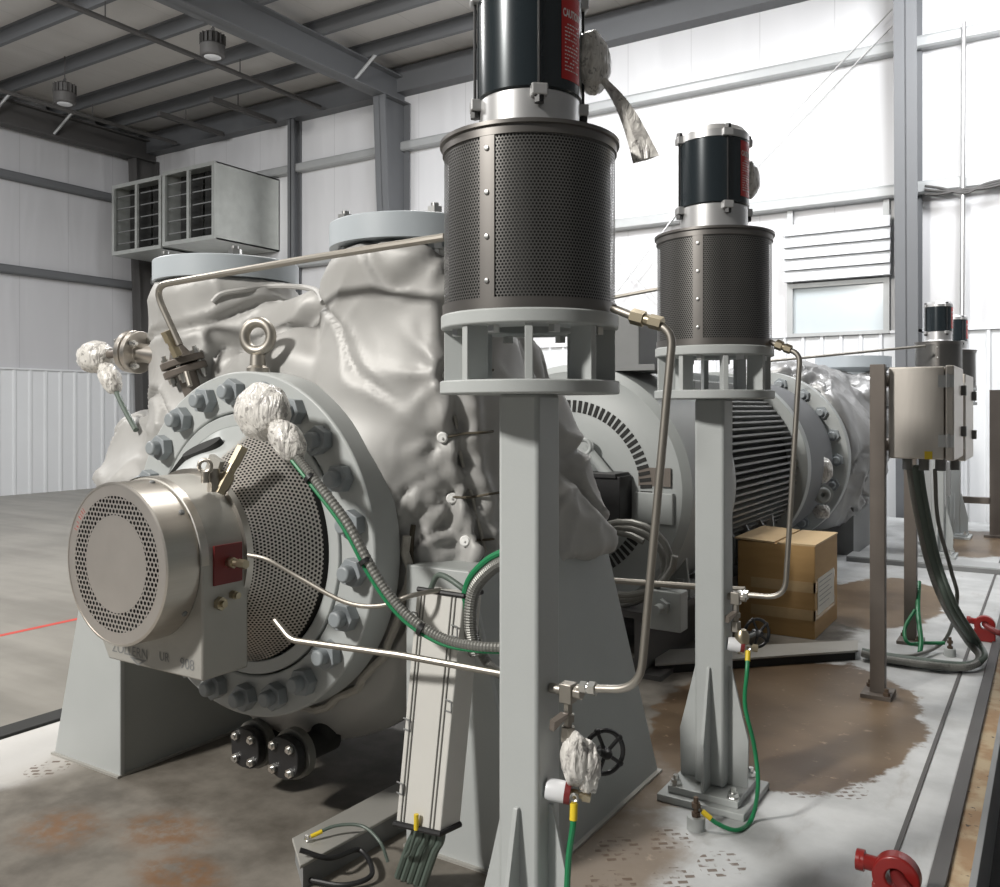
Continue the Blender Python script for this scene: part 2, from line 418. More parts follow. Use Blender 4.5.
def copy_tree(root, loc, label=None, rot=None):
    def cp(o, par):
        c = o.copy(); COL.objects.link(c)
        if par: c.parent = par
        for ch in o.children: cp(ch, c)
        return c
    r = cp(root, None); r.location = loc
    if rot is not None: r.rotation_euler = (0, 0, rot)
    if label: r['label'] = label
    return r
def set_uv(bm, fn):
    uv = bm.loops.layers.uv.new('UVMap')
    for f in bm.faces:
        c = f.calc_center_median()
        for l in f.loops: l[uv].uv = fn(l.vert.co, c)
def text_faces(bm, body, size, fn, bold=0.0):
    """lettering: fn maps the flat text (x, y) to a world point"""
    cu = bpy.data.curves.new('lettering', 'FONT'); cu.body = body; cu.size = size; cu.offset = size * bold; cu.align_x = 'CENTER'; cu.align_y = 'CENTER'
    o = bpy.data.objects.new('lettering', cu); COL.objects.link(o)
    bpy.context.view_layer.update()
    me = bpy.data.meshes.new_from_object(o.evaluated_get(bpy.context.evaluated_depsgraph_get()))
    vs = [bm.verts.new(fn(v.co.x, v.co.y)) for v in me.vertices]
    for p in me.polygons:
        try: bm.faces.new([vs[i] for i in p.vertices])
        except ValueError: pass
    bpy.data.objects.remove(o); bpy.data.curves.remove(cu); bpy.data.meshes.remove(me)

# ================================================================== SETTING
FZ, WX, WY, ROOF = -0.4, -20.8, 15.1, 9.0
XR, YN = 7.0, -7.0
bm = BM(); add_box(bm, (WX - 0.2, YN, FZ - 0.1), (XR, WY + 0.2, FZ)); struct('floor', bm, 'floor')
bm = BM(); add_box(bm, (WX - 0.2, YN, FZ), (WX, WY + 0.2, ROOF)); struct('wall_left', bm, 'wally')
bm = BM(); add_box(bm, (WX, WY, FZ), (XR, WY + 0.2, ROOF)); struct('wall_back', bm, 'wallx')
bm = BM(); add_box(bm, (XR, YN, FZ), (XR + 0.2, WY + 0.2, ROOF)); struct('wall_right', bm, 'frame')
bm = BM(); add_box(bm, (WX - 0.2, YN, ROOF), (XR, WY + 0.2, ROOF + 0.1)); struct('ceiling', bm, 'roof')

def corrugated(n0, n1, pitch):
    pts = []; x = n0
    while x < n1:
        pts += [(x, 0.0), (x + pitch * 0.72, 0.0), (x + pitch * 0.80, 0.035), (x + pitch * 0.92, 0.035)]; x += pitch
    pts.append((x, 0.0)); return pts
bm = BM()
pr = corrugated(2.0, WY - 0.4, 0.38)
add_hull(bm, [Vector((WX + 0.03 + d, y, FZ)) for y, d in pr] + [Vector((WX, pr[-1][0], FZ)), Vector((WX, pr[0][0], FZ))],
         [Vector((WX + 0.03 + d, y, 2.56)) for y, d in pr] + [Vector((WX, pr[-1][0], 2.56)), Vector((WX, pr[0][0], 2.56))])
struct('wall_left_liner_panel', bm, 'liner')
bm = BM()
pr = corrugated(WX + 0.5, XR - 0.5, 0.30)
add_hull(bm, [Vector((x, WY - 0.03 - d, FZ)) for x, d in pr] + [Vector((pr[-1][0], WY, FZ)), Vector((pr[0][0], WY, FZ))],
         [Vector((x, WY - 0.03 - d, 2.83)) for x, d in pr] + [Vector((pr[-1][0], WY, 2.83)), Vector((pr[0][0], WY, 2.83))])
struct('wall_back_liner_panel', bm, 'liner')
bm = BM(); add_box(bm, (WX, WY - 0.08, 2.83), (XR, WY, 2.875)); struct('trim_1', bm, 'liner')
bm = BM(); add_box(bm, (WX, 2.0, 2.56), (WX + 0.08, WY, 2.60)); struct('trim_2', bm, 'liner')

def girt(axis, z, mat, n):
    bm = BM()
    prof = [(0, 0.0), (0.17, 0.0), (0.20, 0.03), (0.20, 0.15), (0.19, 0.18), (0.16, 0.20), (0, 0.20)]
    if axis == 'y': a = [Vector((WX + d, 0.0, z + h)) for d, h in prof]; b = [v + Vector((0, WY, 0)) for v in a]
    else: a = [Vector((WX, WY - d, z + h)) for d, h in prof]; b = [v + Vector((XR - WX, 0, 0)) for v in a]
    add_hull(bm, a, b); struct('wall_girt_trim_%d' % n, bm, mat)
girt('y', 7.0, 'frame', 1); girt('y', 4.8, 'frame', 2); girt('x', 7.2, 'girt', 3); girt('x', 4.95, 'girt', 4)

def ibeam_y(bm, x, y0, y1, z0a, z0b, z1, fw=0.26):
    """rafter along Y, bottom slopes z0a -> z0b"""
    for lo, hi in (((x - fw / 2, z1 - 0.03), (x + fw / 2, z1)), ((x - 0.012, None), (x + 0.012, z1 - 0.03))):
        za, zb = (lo[1], lo[1]) if lo[1] is not None else (z0a, z0b)
        add_hull(bm, [Vector((lo[0], y0, za)), Vector((hi[0], y0, za)), Vector((hi[0], y0, hi[1])), Vector((lo[0], y0, hi[1]))],
                 [Vector((lo[0], y1, zb)), Vector((hi[0], y1, zb)), Vector((hi[0], y1, hi[1])), Vector((lo[0], y1, hi[1]))])
    add_hull(bm, [Vector((x - fw / 2, y0, z0a)), Vector((x + fw / 2, y0, z0a)), Vector((x + fw / 2, y0, z0a + 0.03)), Vector((x - fw / 2, y0, z0a + 0.03))],
             [Vector((x - fw / 2, y1, z0b)), Vector((x + fw / 2, y1, z0b)), Vector((x + fw / 2, y1, z0b + 0.03)), Vector((x - fw / 2, y1, z0b + 0.03))])
def icolumn(bm, x, yw, z1, d_top, d_bot, fw=0.28):
    y0t, y0b = yw - d_top, yw - d_bot
    for ya, yb in ((0, 0.03),):
        add_hull(bm, [Vector((x - fw / 2, y0b, FZ)), Vector((x + fw / 2, y0b, FZ)), Vector((x + fw / 2, y0b + 0.03, FZ)), Vector((x - fw / 2, y0b + 0.03, FZ))],
                 [Vector((x - fw / 2, y0t, z1)), Vector((x + fw / 2, y0t, z1)), Vector((x + fw / 2, y0t + 0.03, z1)), Vector((x - fw / 2, y0t + 0.03, z1))])
    add_hull(bm, [Vector((x - 0.012, y0b, FZ)), Vector((x + 0.012, y0b, FZ)), Vector((x + 0.012, yw, FZ)), Vector((x - 0.012, yw, FZ))],
             [Vector((x - 0.012, y0t, z1)), Vector((x + 0.012, y0t, z1)), Vector((x + 0.012, yw, z1)), Vector((x - 0.012, yw, z1))])
    add_box(bm, (x - fw / 2, yw - 0.03, FZ), (x + fw / 2, yw, z1))
RB = ROOF - 0.26
for i, (x, mat) in enumerate([(-11.95, 'frame'), (-1.9, 'frame'), (-20.45, 'frame_dark')]):
    bm = BM(); ibeam_y(bm, x, YN, WY - 0.05, 7.95, 8.20, RB, 0.34); struct('rafter_beam_%d' % (i + 1), bm, mat)
    bm = BM(); icolumn(bm, x, WY - 0.05, 8.2, 0.85 if i == 0 else 0.7, 0.42, 0.32); struct('steel_column_%d' % (i + 1), bm, mat)
bm = BM(); icolumn(bm, -15.15, WY - 0.02, 8.42, 0.26, 0.26, 0.2); struct('steel_column_4', bm, 'frame')
for i, y in enumerate([1.8, 3.3, 4.8, 6.3, 7.8, 9.3, 10.8, 12.3, 13.6]):
    bm = BM(); prof = [(0, 0), (0.09, 0), (0.09, 0.03), (0.02, 0.03), (0.02, 0.24), (-0.07, 0.24), (-0.07, 0.26), (0, 0.26)]
    add_hull(bm, [Vector((WX, y + a, RB + h)) for a, h in prof], [Vector((XR, y + a, RB + h)) for a, h in prof])
    struct('purlin_beam_%d' % (i + 1), bm, 'frame')
bm = BM(); add_box(bm, (WX, WY - 0.32, 8.42), (XR, WY, RB + 0.2)); struct('eave_beam', bm, 'frame')
# short pale braces from the rafters to the purlins
for i, (x, y, s) in enumerate([(-11.95, 13.4, -1), (-11.95, 9.2, -1), (-20.45, 10.7, 1), (-20.45, 12.2, 1)]):
    bm = BM(); d = 0.55 * (1 if s > 0 else 1); add_cyl(bm, (x + 0.05, y, 8.25), (x + 0.05 + 0.35, y + 0.25, RB + 0.04), 0.035, seg=8)
    struct('rafter_brace_beam_%d' % (i + 1), bm, 'girt')
# dark hangers and pipes below the roof
for i, (x, y0, y1, z) in enumerate([(-14.0, 4.5, 14.6, 8.42), (-19.0, 3.0, 14.6, 8.42)]):
    bm = BM(); add_cyl(bm, (x, y0, z), (x, y1, z), 0.05, seg=10)
    for y in (6.3, 9.3, 12.3): add_cyl(bm, (x, y, z), (x, y, RB), 0.012, seg=6)
    o = obj('ceiling_pipe', bm, 'frame_dark')
    tag(o, ['long dark pipe hung below the roof between the two lamps', 'long dark pipe hung below the roof along the side wall'][i], 'pipe')
for i, (x, y0) in enumerate([(-17.4, 12.9), (-15.6, 12.9)]):
    bm = BM(); add_box(bm, (x - 0.06, y0, 8.36), (x + 0.06, 14.7, 8.46)); add_cyl(bm, (x, 13.65, 8.45), (x, 13.65, RB + 0.02), 0.015, seg=6)
    add_cyl(bm, (x, 14.6, 8.40), (x, 14.79, 8.40), 0.03, seg=6)
    o = obj('support_rail', bm, 'frame_dark')
    tag(o, ['short dark rail under the roof above the box near the corner', 'short dark rail under the roof above the galvanised side of the box'][i], 'rail', )

# rod bracing on the end wall
for i, (a, b) in enumerate([((892, 9), (700, 212)), ((892, 26), (713, 212)), ((617, 292), (690, 196)), ((617, 262), (690, 330))]):
    bm = BM(); add_cyl(bm, P(*a, Y=WY - 0.215 - 0.03 * (i == 3)), P(*b, Y=WY - 0.215 - 0.03 * (i == 3)), 0.014, seg=6)
    o = obj('brace_rod', bm, 'galvpipe'); tag(o, ['upper of two thin diagonal rods crossing the bright end wall', 'lower of two thin diagonal rods crossing the bright end wall', 'thin diagonal rod rising behind the second caged drum', 'thin diagonal rod falling behind the second caged drum'][i], 'rod')

# window with a raised slatted shutter
bm = BM(); x0, x1 = -3.70, -2.30
for lo, hi in (((x0 - 0.09, 2.83), (x0, 4.95)), ((x1, 2.83), (x1 + 0.09, 4.95)), ((x0, 2.83), (x1, 2.89)), ((x0, 3.64), (x1, 3.72))):
    add_box(bm, (lo[0], WY - 0.09, lo[1]), (hi[0], WY, hi[1]))
win = struct('window_1', bm, 'girt')
bm = BM(); add_box(bm, (x0, WY - 0.03, 2.88), (x1, WY - 0.01, 3.65)); obj('pane', bm, 'glass', win, smooth=0)
bm = BM()
for i in range(5):
    z = 3.74 + i * 0.19; add_hull(bm, [Vector((x0 - 0.12, WY - 0.10, z)), Vector((x0 - 0.12, WY - 0.24, z)), Vector((x0 - 0.12, WY - 0.17, z + 0.18)), Vector((x0 - 0.12, WY - 0.10, z + 0.18))],
             [Vector((x1 + 0.12, WY - 0.10, z)), Vector((x1 + 0.12, WY - 0.24, z)), Vector((x1 + 0.12, WY - 0.17, z + 0.18)), Vector((x1 + 0.12, WY - 0.10, z + 0.18))])
obj('shutter', bm, 'liner', win, smooth=0)

# conduits on the end wall right of the column
bm = BM(); add_tube(bm, [P(964, 22, Y=WY - 0.26), P(962, 336, Y=WY - 0.26)], 0.035); o = obj('wall_conduit', bm, 'galvpipe'); tag(o, 'thin vertical conduit on the end wall beside the grey column', 'conduit')
bm = BM()
for j in range(3):
    add_tube(bm, spline([P(925, 186 + j * 4, Y=WY - 0.26), P(940, 188 + j * 3, Y=WY - 0.3), P(965, 193 - j * 2, Y=WY - 0.3), P(985, 184 + j * 2, Y=WY - 0.3), P(1010, 178 + j * 2, Y=WY - 0.28)]), 0.02, 6)
o = obj('cable_bundle', bm, 'frame_dark'); tag(o, 'dark bundle of cables slung along the wall girt beside the column', 'cable')

# painted line and the skid deck
bm = BM(); add_box(bm, (-8.07, -6, FZ - 0.01), (-8.0, 14.5, FZ + 0.002)); struct('floor_line', bm, plain('red_floor_paint', (0.55, 0.07, 0.05), 0.45, var=0.1))
bm = BM(); add_box(bm, (-4.44, -1.5, FZ), (-0.373, 14.4, 0.0)); struct('skid_deck_floor', bm, 'deck', bevel=0.006)
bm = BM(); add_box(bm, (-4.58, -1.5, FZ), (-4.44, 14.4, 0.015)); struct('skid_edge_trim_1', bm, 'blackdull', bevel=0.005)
bm = BM(); add_box(bm, (-0.508, -1.5, -0.01), (-0.490, 14.3, 0.006)); struct('skid_edge_trim_2', bm, 'frame_dark')
bm = BM(); add_box(bm, (-0.373, -1.5, FZ), (-0.318, 14.4, 0.012)); struct('skid_edge_trim_3', bm, 'frame_dark', bevel=0.004)
bm = BM(); add_box(bm, (-0.318, -1.5, FZ), (-0.252, 14.4, -0.004)); struct('skid_edge_trim_4', bm, 'rust')
bm = BM(); add_box(bm, (-0.252, -1.5, FZ), (-0.228, 14.4, 0.006)); struct('skid_edge_trim_5', bm, 'fin', bevel=0.003)
bm = BM(); add_box(bm, (-0.228, -1.5, FZ), (1.2, 14.4, -0.30)); struct('floor_black_trim', bm, 'blackdull')  # black slab beyond the right edge of the skid

# ================================================================== OVERHEAD
for i, (x, y) in enumerate([(-17.5, 10.7), (-12.9, 10.7)]):
    t = thing('high_bay_lamp', ['round high bay lamp under the roof near the side wall', 'round high bay lamp under the roof near the big rafter'][i], 'lamp', (x, y, 7.98), 'high bay lamps')
    m = Matrix.Translation((x, y, 0))
    bm = BM(); add_lathe(bm, [(0.20, 8.0), (0.22, 8.02), (0.22, 8.20), (0.19, 8.24), (0.19, 8.40), (0.13, 8.44), (0.05, 8.47)], m, 32)
    for a in range(16): add_box(bm, (0.19, -0.008, 8.22), (0.23, 0.008, 8.40), m @ Matrix.Rotation(a * PI / 8, 4, 'Z'))
    obj('housing', bm, 'frame_dark', t)
    bm = BM(); add_lathe(bm, [(0.0, 7.985), (0.12, 7.985), (0.15, 8.0), (0.15, 8.02)], m, 32); obj('lens', bm, 'whiteplastic', t)
    bm = BM(); add_cyl(bm, (x, y, 8.46), (x, y, RB + 0.27), 0.012, seg=8); add_torus(bm, (x, y, 8.50), (0, 1, 0), 0.04, 0.01, 16, 6); obj('hanger', bm, 'frame_dark', t)

def vent_box(x0, x1, y0, label):
    z0, z1, y1 = 5.42, 7.15, WY
    t = thing('ventilation_hood', label, 'ventilation unit', ((x0 + x1) / 2, y1, z0), 'galvanised ventilation hoods')
    bm = BM()
    add_box(bm, (x0, y0 + 0.06, z0), (x0 + 0.03, y1, z1)); add_box(bm, (x1 - 0.03, y0 + 0.06, z0), (x1, y1, z1))
    add_box(bm, (x0, y0 + 0.06, z0), (x1, y1, z0 + 0.03)); add_box(bm, (x0, y0 + 0.06, z1 - 0.03), (x1, y1, z1)); add_box(bm, (x0, y1 - 0.03, z0), (x1, y1, z1))
    obj('housing', bm, 'galv', t, smooth=0)
    bm = BM(); e = 0.09
    for lo, hi in (((x0, z0), (x0 + e, z1)), ((x1 - e, z0), (x1, z1)), ((x0 + e, z0), (x1 - e, z0 + e)), ((x0 + e, z1 - e), (x1 - e, z1)), (((x0 + x1) / 2 - 0.04, z0 + e), ((x0 + x1) / 2 + 0.04, z1 - e))):
        add_box(bm, (lo[0], y0, lo[1]), (hi[0], y0 + 0.059, hi[1]))
    obj('front_frame', bm, 'galv', t, smooth=0)
    for k in range(2):
        xa = x0 + e if k == 0 else (x0 + x1) / 2 + 0.04; xb = (x0 + x1) / 2 - 0.04 if k == 0 else x1 - e
        bm = BM(); add_box(bm, (xa, y0 + 0.45, z0 + 0.03), (xb, y0 + 0.47, z1 - 0.03)); g = obj('filter', bm, 'blackdull', t, smooth=0)
        bm = BM()
        for j in range(1, 6): add_box(bm, (xa, y0 + 0.10, z0 + j * (z1 - z0) / 6 - 0.012), (xb, y0 + 0.13, z0 + j * (z1 - z0) / 6 + 0.012))
        obj('grille', bm, 'fin', g, smooth=0)
vent_box(-17.6, -15.8, 13.15, 'galvanised ventilation hood whose bright side faces the columns')
vent_box(-19.75, -17.85, 13.3, 'galvanised ventilation hood in the corner next to the side wall')

# ================================================================== PUMP
PX, PZ = -2.8, 1.10
YF = 2.474
AY = Matrix.Translation((PX, 0, PZ)) @ Matrix.Rotation(PI / 2, 4, 'X')   # lathe height h -> y = -h
def ay(cx=PX, cz=PZ): return Matrix.Translation((cx, 0, cz)) @ Matrix.Rotation(-PI / 2, 4, 'X')  # lathe height h -> y = +h, x -> x, y -> -z
def up_blanket(prims, voxel, pins, seam, amp, seed, cutter=None):
    """cloth cover: primitives fused by a voxel grid, relaxed, then folded and pinned"""
    bm = BM()
    for f in prims: f(bm)
    bmesh.ops.recalc_face_normals(bm, faces=bm.faces[:])
    me = bpy.data.meshes.new('cloth'); bm.to_mesh(me); bm.free()
    o = bpy.data.objects.new('cloth', me); COL.objects.link(o)
    r = o.modifiers.new('r', 'REMESH'); r.mode = 'VOXEL'; r.voxel_size = voxel
    s = o.modifiers.new('s', 'SMOOTH'); s.factor = 0.5; s.iterations = int(14 * (0.02 / voxel) ** 1.2) + 4
    bpy.context.view_layer.update()
    m2 = bpy.data.meshes.new_from_object(o.evaluated_get(bpy.context.evaluated_depsgraph_get()))
    bpy.data.objects.remove(o); bpy.data.meshes.remove(me)
    bm = BM(); bm.from_mesh(m2); bpy.data.meshes.remove(m2); bm.normal_update()
    tree = BVHTree.FromBMesh(bm)
    def hit(px, py):
        h = tree.ray_cast(EYE, ray(px, py)); return (h[0], h[1]) if h[0] is not None else None
    ph = [h for h in (hit(*p) for p in pins) if h]
    sh = [h[0] for h in (hit(*p) for p in seam) if h]
    new = []
    for v in bm.verts:
        p = v.co; n = v.normal; d = 0.0
        q = Vector((p.x, p.y, p.z)) + Vector((seed, seed * 0.7, 0))
        wv = noise.noise(q * 0.8)
        d += amp * 1.3 * noise.noise(q * 1.5)
        # long soft drapes with a few sharp creases
        g = noise.noise(Vector((q.x * 1.3 + q.z * 0.9 + wv, q.y * 1.6 - wv, q.z * 1.7 - q.x * 0.7)))
        d += amp * 0.9 * (0.35 - abs(g)) * 2
        g = noise.noise(Vector((q.x * 2.3 - q.z * 1.6 + wv * 1.5, q.y * 2.6 + wv, q.z * 2.4 + q.x * 1.1)) + Vector((9, 2, 5)))
        msk = max(0.0, min(1.0, 0.5 + 1.6 * noise.noise(q * 1.1 + Vector((4, 4, 4)))))
        d -= amp * 1.1 * msk * math.exp(-abs(g) * 14)
        d += amp * 0.5 * msk * math.exp(-abs(abs(g) - 0.12) * 14)
        g = noise.noise(Vector((q.x * 4.2 + q.z * 2.0 + wv * 2, q.y * 4.6 - wv, q.z * 3.6 - q.x * 2.4 + wv)) + Vector((1, 7, 3)))
        msk = max(0.0, min(1.0, 0.4 + 2.0 * noise.noise(q * 1.7 + Vector((8, 1, 6)))))
        d += amp * 0.42 * msk * (math.exp(-abs(g) * 9) - 0.4)
        for c, nn in ph:
            e = p - c; r = e.length
            if r < 0.55:
                t1 = nn.cross(Vector((0, 0, 1))).normalized(); t2 = nn.cross(t1)
                a = math.atan2(e.dot(t2), e.dot(t1))
                d -= 0.040 * math.exp(-(r / 0.045) ** 2)
                fo = 0.5 + 0.5 * math.cos(7 * a + 6 * noise.noise(c * 9) + 1.5 * noise.noise(q * 2))
                d += 0.024 * (fo ** 2 - 0.35) * math.exp(-r / 0.17) * min(1, r / 0.08)
        for a, b in zip(sh, sh[1:]):
            ab = b - a; t = max(0, min(1, (p - a).dot(ab) / max(1e-9, ab.length_squared))); r = (p - a - ab * t).length
            if r < 0.2: d -= 0.035 * math.exp(-(r / 0.022) ** 2); d += 0.02 * math.exp(-((r - 0.06) / 0.035) ** 2)
        new.append(p + n * d)
    for v, p in zip(bm.verts, new): v.co = p
    bm.normal_update()
    return bm, BVHTree.FromBMesh(bm), hit

pump = thing('centrifugal_pump', 'large pump in silver insulation blanket with big bolted grey end flange', 'pump', (PX, 3.2, 0))
# casing flange
bm = BM(); add_ring(bm, 0.70, 0.535, YF, 2.625, ay(), 96); obj('casing_flange', bm, 'grey', pump, bevel=0.008)
bm = BM(); add_ring(bm, 0.528, 0.475, YF - 0.004, 2.60, ay(), 96); obj('cover_ring', bm, 'grey', pump, bevel=0.005)
bm = BM(); add_lathe(bm, [(0.0, 2.60), (0.536, 2.60), (0.536, 2.64), (0.0, 2.64)], ay(), 64); obj('back_plate', bm, 'blackdull', pump)
NB = 22
def bolt_at(bm, x, z, y, k=1.0, rot=0.0):
    add_hex(bm, (x, y, z), (0, -1, 0), 0.055 * k, 0.046 * k, rot)
    add_lathe(bm, [(0.031 * k, 0.04 * k), (0.031 * k, 0.078 * k), (0.025 * k, 0.085 * k), (0, 0.085 * k)], frame((0, -1, 0), (x, y, z)), 20, caps=False)
for i in range(NB):
    a = -PI / 2 + 0.055 + 2 * PI * i / NB
    bm = BM(); bolt_at(bm, PX + 0.617 * math.cos(a), PZ + 0.617 * math.sin(a), YF, 1.0, random.random()); obj('flange_bolt', bm, 'bolt', pump, bevel=0.003)
for a in (math.radians(44), math.radians(-40), math.radians(158), math.radians(172)):
    bm = BM(); bolt_at(bm, PX + 0.585 * math.cos(a), PZ + 0.585 * math.sin(a), YF, 0.72, random.random()); obj('jack_bolt', bm, 'bolt', pump, bevel=0.003)
# bearing bracket, windows, perforated guard
bm = BM()
add_lathe(bm, [(0.30, 2.22), (0.45, 2.44), (0.478, 2.472)], ay(), 40, caps=False, a0=math.radians(172), a1=math.radians(281))   # a measured with -z up
add_lathe(bm, [(0.478, 2.485), (0.30, 2.24)], ay(), 40, caps=False, a0=math.radians(172), a1=math.radians(281))
obj('bearing_bracket', bm, 'grey', pump)
for a, l in ((math.radians(254), 0.22), (math.radians(226), 0.20), (math.radians(200), 0.16)):
    bm = BM(); r0 = 0.40
    c = Vector((PX + r0 * math.cos(a), 2.345 + 0.02, PZ - r0 * math.sin(a)))
    tn = Vector((-math.sin(a), 0, -math.cos(a))); nn = Vector((math.cos(a) * 0.83, -0.56, -math.sin(a) * 0.83)).normalized()
    mm = frame(nn, c, tn); pts = []
    for q in range(20):
        t = 2 * PI * q / 20; pts.append((l / 2 * abs(math.cos(t)) ** 0.6 * (1 if math.cos(t) > 0 else -1), 0.042 * math.sin(t)))
    add_prism(bm, pts, -0.02, 0.012, mm); obj('bracket_window', bm, 'blackdull', pump)
bm = BM(); prof = [(0.31 + 0.016 * j, 2.235 + 0.0215 * j) for j in range(11)]
add_lathe(bm, prof, ay(), 72, caps=False, a0=math.radians(-80), a1=math.radians(172))
def guv(co, c):
    a = math.atan2(co.x - PX, -(co.z - PZ)); a += 2 * PI if a < -PI * 0.6 else 0
    return (a * 0.40, (co.y - 2.235) * 1.25)
set_uv(bm, guv)
obj('perforated_guard', bm, 'guard', pump)
bm = BM(); add_lathe(bm, [(0.28, 2.27), (0.455, 2.50)], ay(), 48, caps=False); obj('guard_shade_cone', bm, 'blackdull', pump)  # black cone added so the guard holes look shaded inside
bm = BM(); add_ring(bm, 0.318, 0.29, 2.215, 2.245, ay(), 72); obj('guard_rim', bm, 'steel', pump)
# bearing housing with rounded top
bm = BM(); r = 0.30; pts = [(-0.235, -0.40), (0.30, -0.40)] + [(r * math.cos(t), r * math.sin(t)) for t in [PI * i / 24 for i in range(25)]]
pts[-1] = (-0.30, 0.0); pts.append((-0.30, -0.30))
add_hull(bm, [Vector((PX + x, 2.03, PZ + z)) for x, z in pts], [Vector((PX + x, 2.235, PZ + z)) for x, z in pts])
bh = obj('bearing_housing', bm, 'cast', pump, bevel=0.008)
for word, tx, tz, ts in (('ZOLLERN', PX - 0.105, PZ - 0.352, 0.052), ('UR', PX + 0.095, PZ - 0.345, 0.046), ('908', PX + 0.22, PZ - 0.352, 0.054)):
    bm = BM(); text_faces(bm, word, ts, lambda x, y: Vector((tx + x * 0.95, 2.0285, tz + y)))
    obj('cast_lettering', bm, 'fin', bh, smooth=0)
bm = BM(); pts = [(-0.05, 0.0), (0.05, 0.0), (0.0, -0.026)]; pin = [(-0.025, -0.006), (0.025, -0.006), (0.0, -0.019)]
for q in range(3):
    a, b, c, d = pts[q], pts[(q + 1) % 3], pin[(q + 1) % 3], pin[q]
    bm.faces.new([bm.verts.new(Vector((PX - 0.055 + x, 2.0285, PZ - 0.372 + z))) for x, z in (a, b, c, d)])
obj('cast_emblem', bm, 'fin', bh, smooth=0)
bm = BM(); add_lathe(bm, [(0.30, 2.028), (0.30, 2.06), (0.29, 2.06)], ay(), 48, a0=math.radians(180), a1=math.radians(360)); obj('housing_cap', bm, 'steel', bh)
for x, z in ((0.30, -0.14), (0.301, -0.12)):
    bm = BM(); add_hex(bm, (PX + 0.30, 2.10 + (0.06 if z > -0.13 else 0), PZ + z), (1, 0, 0), 0.024 if z < -0.13 else 0.016, 0.02); add_cyl(bm, (PX + 0.30, 2.10 + (0.06 if z > -0.13 else 0), PZ + z), (PX + 0.335, 2.10 + (0.06 if z > -0.13 else 0), PZ + z), 0.012)
    obj('housing_plug', bm, 'bronze', bh)
bm = BM(); add_box(bm, (PX + 0.30, 2.075, PZ - 0.075), (PX + 0.308, 2.20, PZ + 0.065)); plate = obj('red_plate', bm, 'darkred', bh, smooth=0)
plate['label'] = 'dark red square plate'
bm = BM(); c = Vector((PX + 0.305, 2.14, PZ)); add_hex(bm, c, (1, 0, 0), 0.02, 0.03); add_cyl(bm, c, c + Vector((0.055, 0, 0)), 0.013); add_hex(bm, c + Vector((0.055, 0, 0)), (1, 0, 0), 0.017, 0.035)
obj('probe_fitting', bm, 'bronze', plate)
# stainless fan cover
bm = BM(); add_lathe(bm, [(0.289, 1.90), (0.289, 2.028)], ay(), 72, caps=False); add_lathe(bm, [(0.289, 1.90), (0.280, 1.897), (0.280, 1.903)], ay(), 72, caps=False)
cover = obj('fan_cover', bm, 'steel', pump)
bm = BM(); add_lathe(bm, [(0.0, 1.899)] + [(0.281 * j / 8, 1.899) for j in range(1, 9)], ay(), 72, caps=False)
set_uv(bm, lambda co, c: (co.x - PX, co.z - PZ)); obj('cover_face', bm, 'fancover', cover)
bm = BM(); add_lathe(bm, [(0.0, 1.94), (0.275, 1.94), (0.275, 1.95), (0.0, 1.95)], ay(), 48); obj('cover_shade_disc', bm, 'blackdull', cover)  # black disc added to give the cover holes a dark interior
bm = BM()
for d0, r0, r1, wd in ((136, 0.246, 0.268, 0.7), (138.5, 0.250, 0.268, 1.1), (141.5, 0.246, 0.266, 0.7), (144, 0.248, 0.268, 1.2), (149, 0.252, 0.266, 0.8), (152, 0.247, 0.259, 1.3), (155.5, 0.251, 0.268, 0.7)):
    q = [(r0, d0), (r1, d0), (r1, d0 + wd), (r0, d0 + wd)]
    bm.faces.new([bm.verts.new(Vector((PX + r * math.cos(math.radians(d)), 1.8985, PZ + r * math.sin(math.radians(d))))) for r, d in q])
obj('cover_marking', bm, plain('faded_red_print', (0.52, 0.16, 0.14), 0.5), cover, smooth=0)
for a in (40, -35, 78):
    bm = BM(); t = math.radians(a); add_lathe(bm, [(0.011, 0), (0.011, 0.004), (0.007, 0.008), (0, 0.008)], frame((math.cos(t), 0, math.sin(t)), (PX + 0.288 * math.cos(t), 2.005, PZ + 0.288 * math.sin(t))), 12)
    obj('cover_screw', bm, 'fin', cover)
# small lifting eye and breather on the housing
bm = BM(); c = P(205, 466, Y=2.12); add_torus(bm, c + Vector((0, 0, 0.0)), (0.5, -0.8, 0), 0.022, 0.008, 20, 8); add_cyl(bm, c - Vector((0, 0, 0.06)), c - Vector((0, 0, 0.02)), 0.014); obj('housing_eye', bm, 'tube', bh)
bm = BM(); c = P(214, 478, Y=2.16); add_hex(bm, c - Vector((0, 0, 0.05)), (0, 0, 1), 0.024, 0.05); add_cyl(bm, c, c + Vector((0, 0, 0.035)), 0.02); obj('breather', bm, 'tube', bh)
# lifting eye on the flange
bm = BM(); c = Vector((PX + 0.01, 2.545, PZ + 0.845)); add_torus(bm, c, (0.35, -1, 0), 0.060, 0.022, 32, 14)
add_lathe(bm, [(0.045, -0.148), (0.045, -0.13), (0.033, -0.12), (0.03, -0.075)], Matrix.Translation(c), 20); obj('lifting_eye', bm, 'tube', pump)

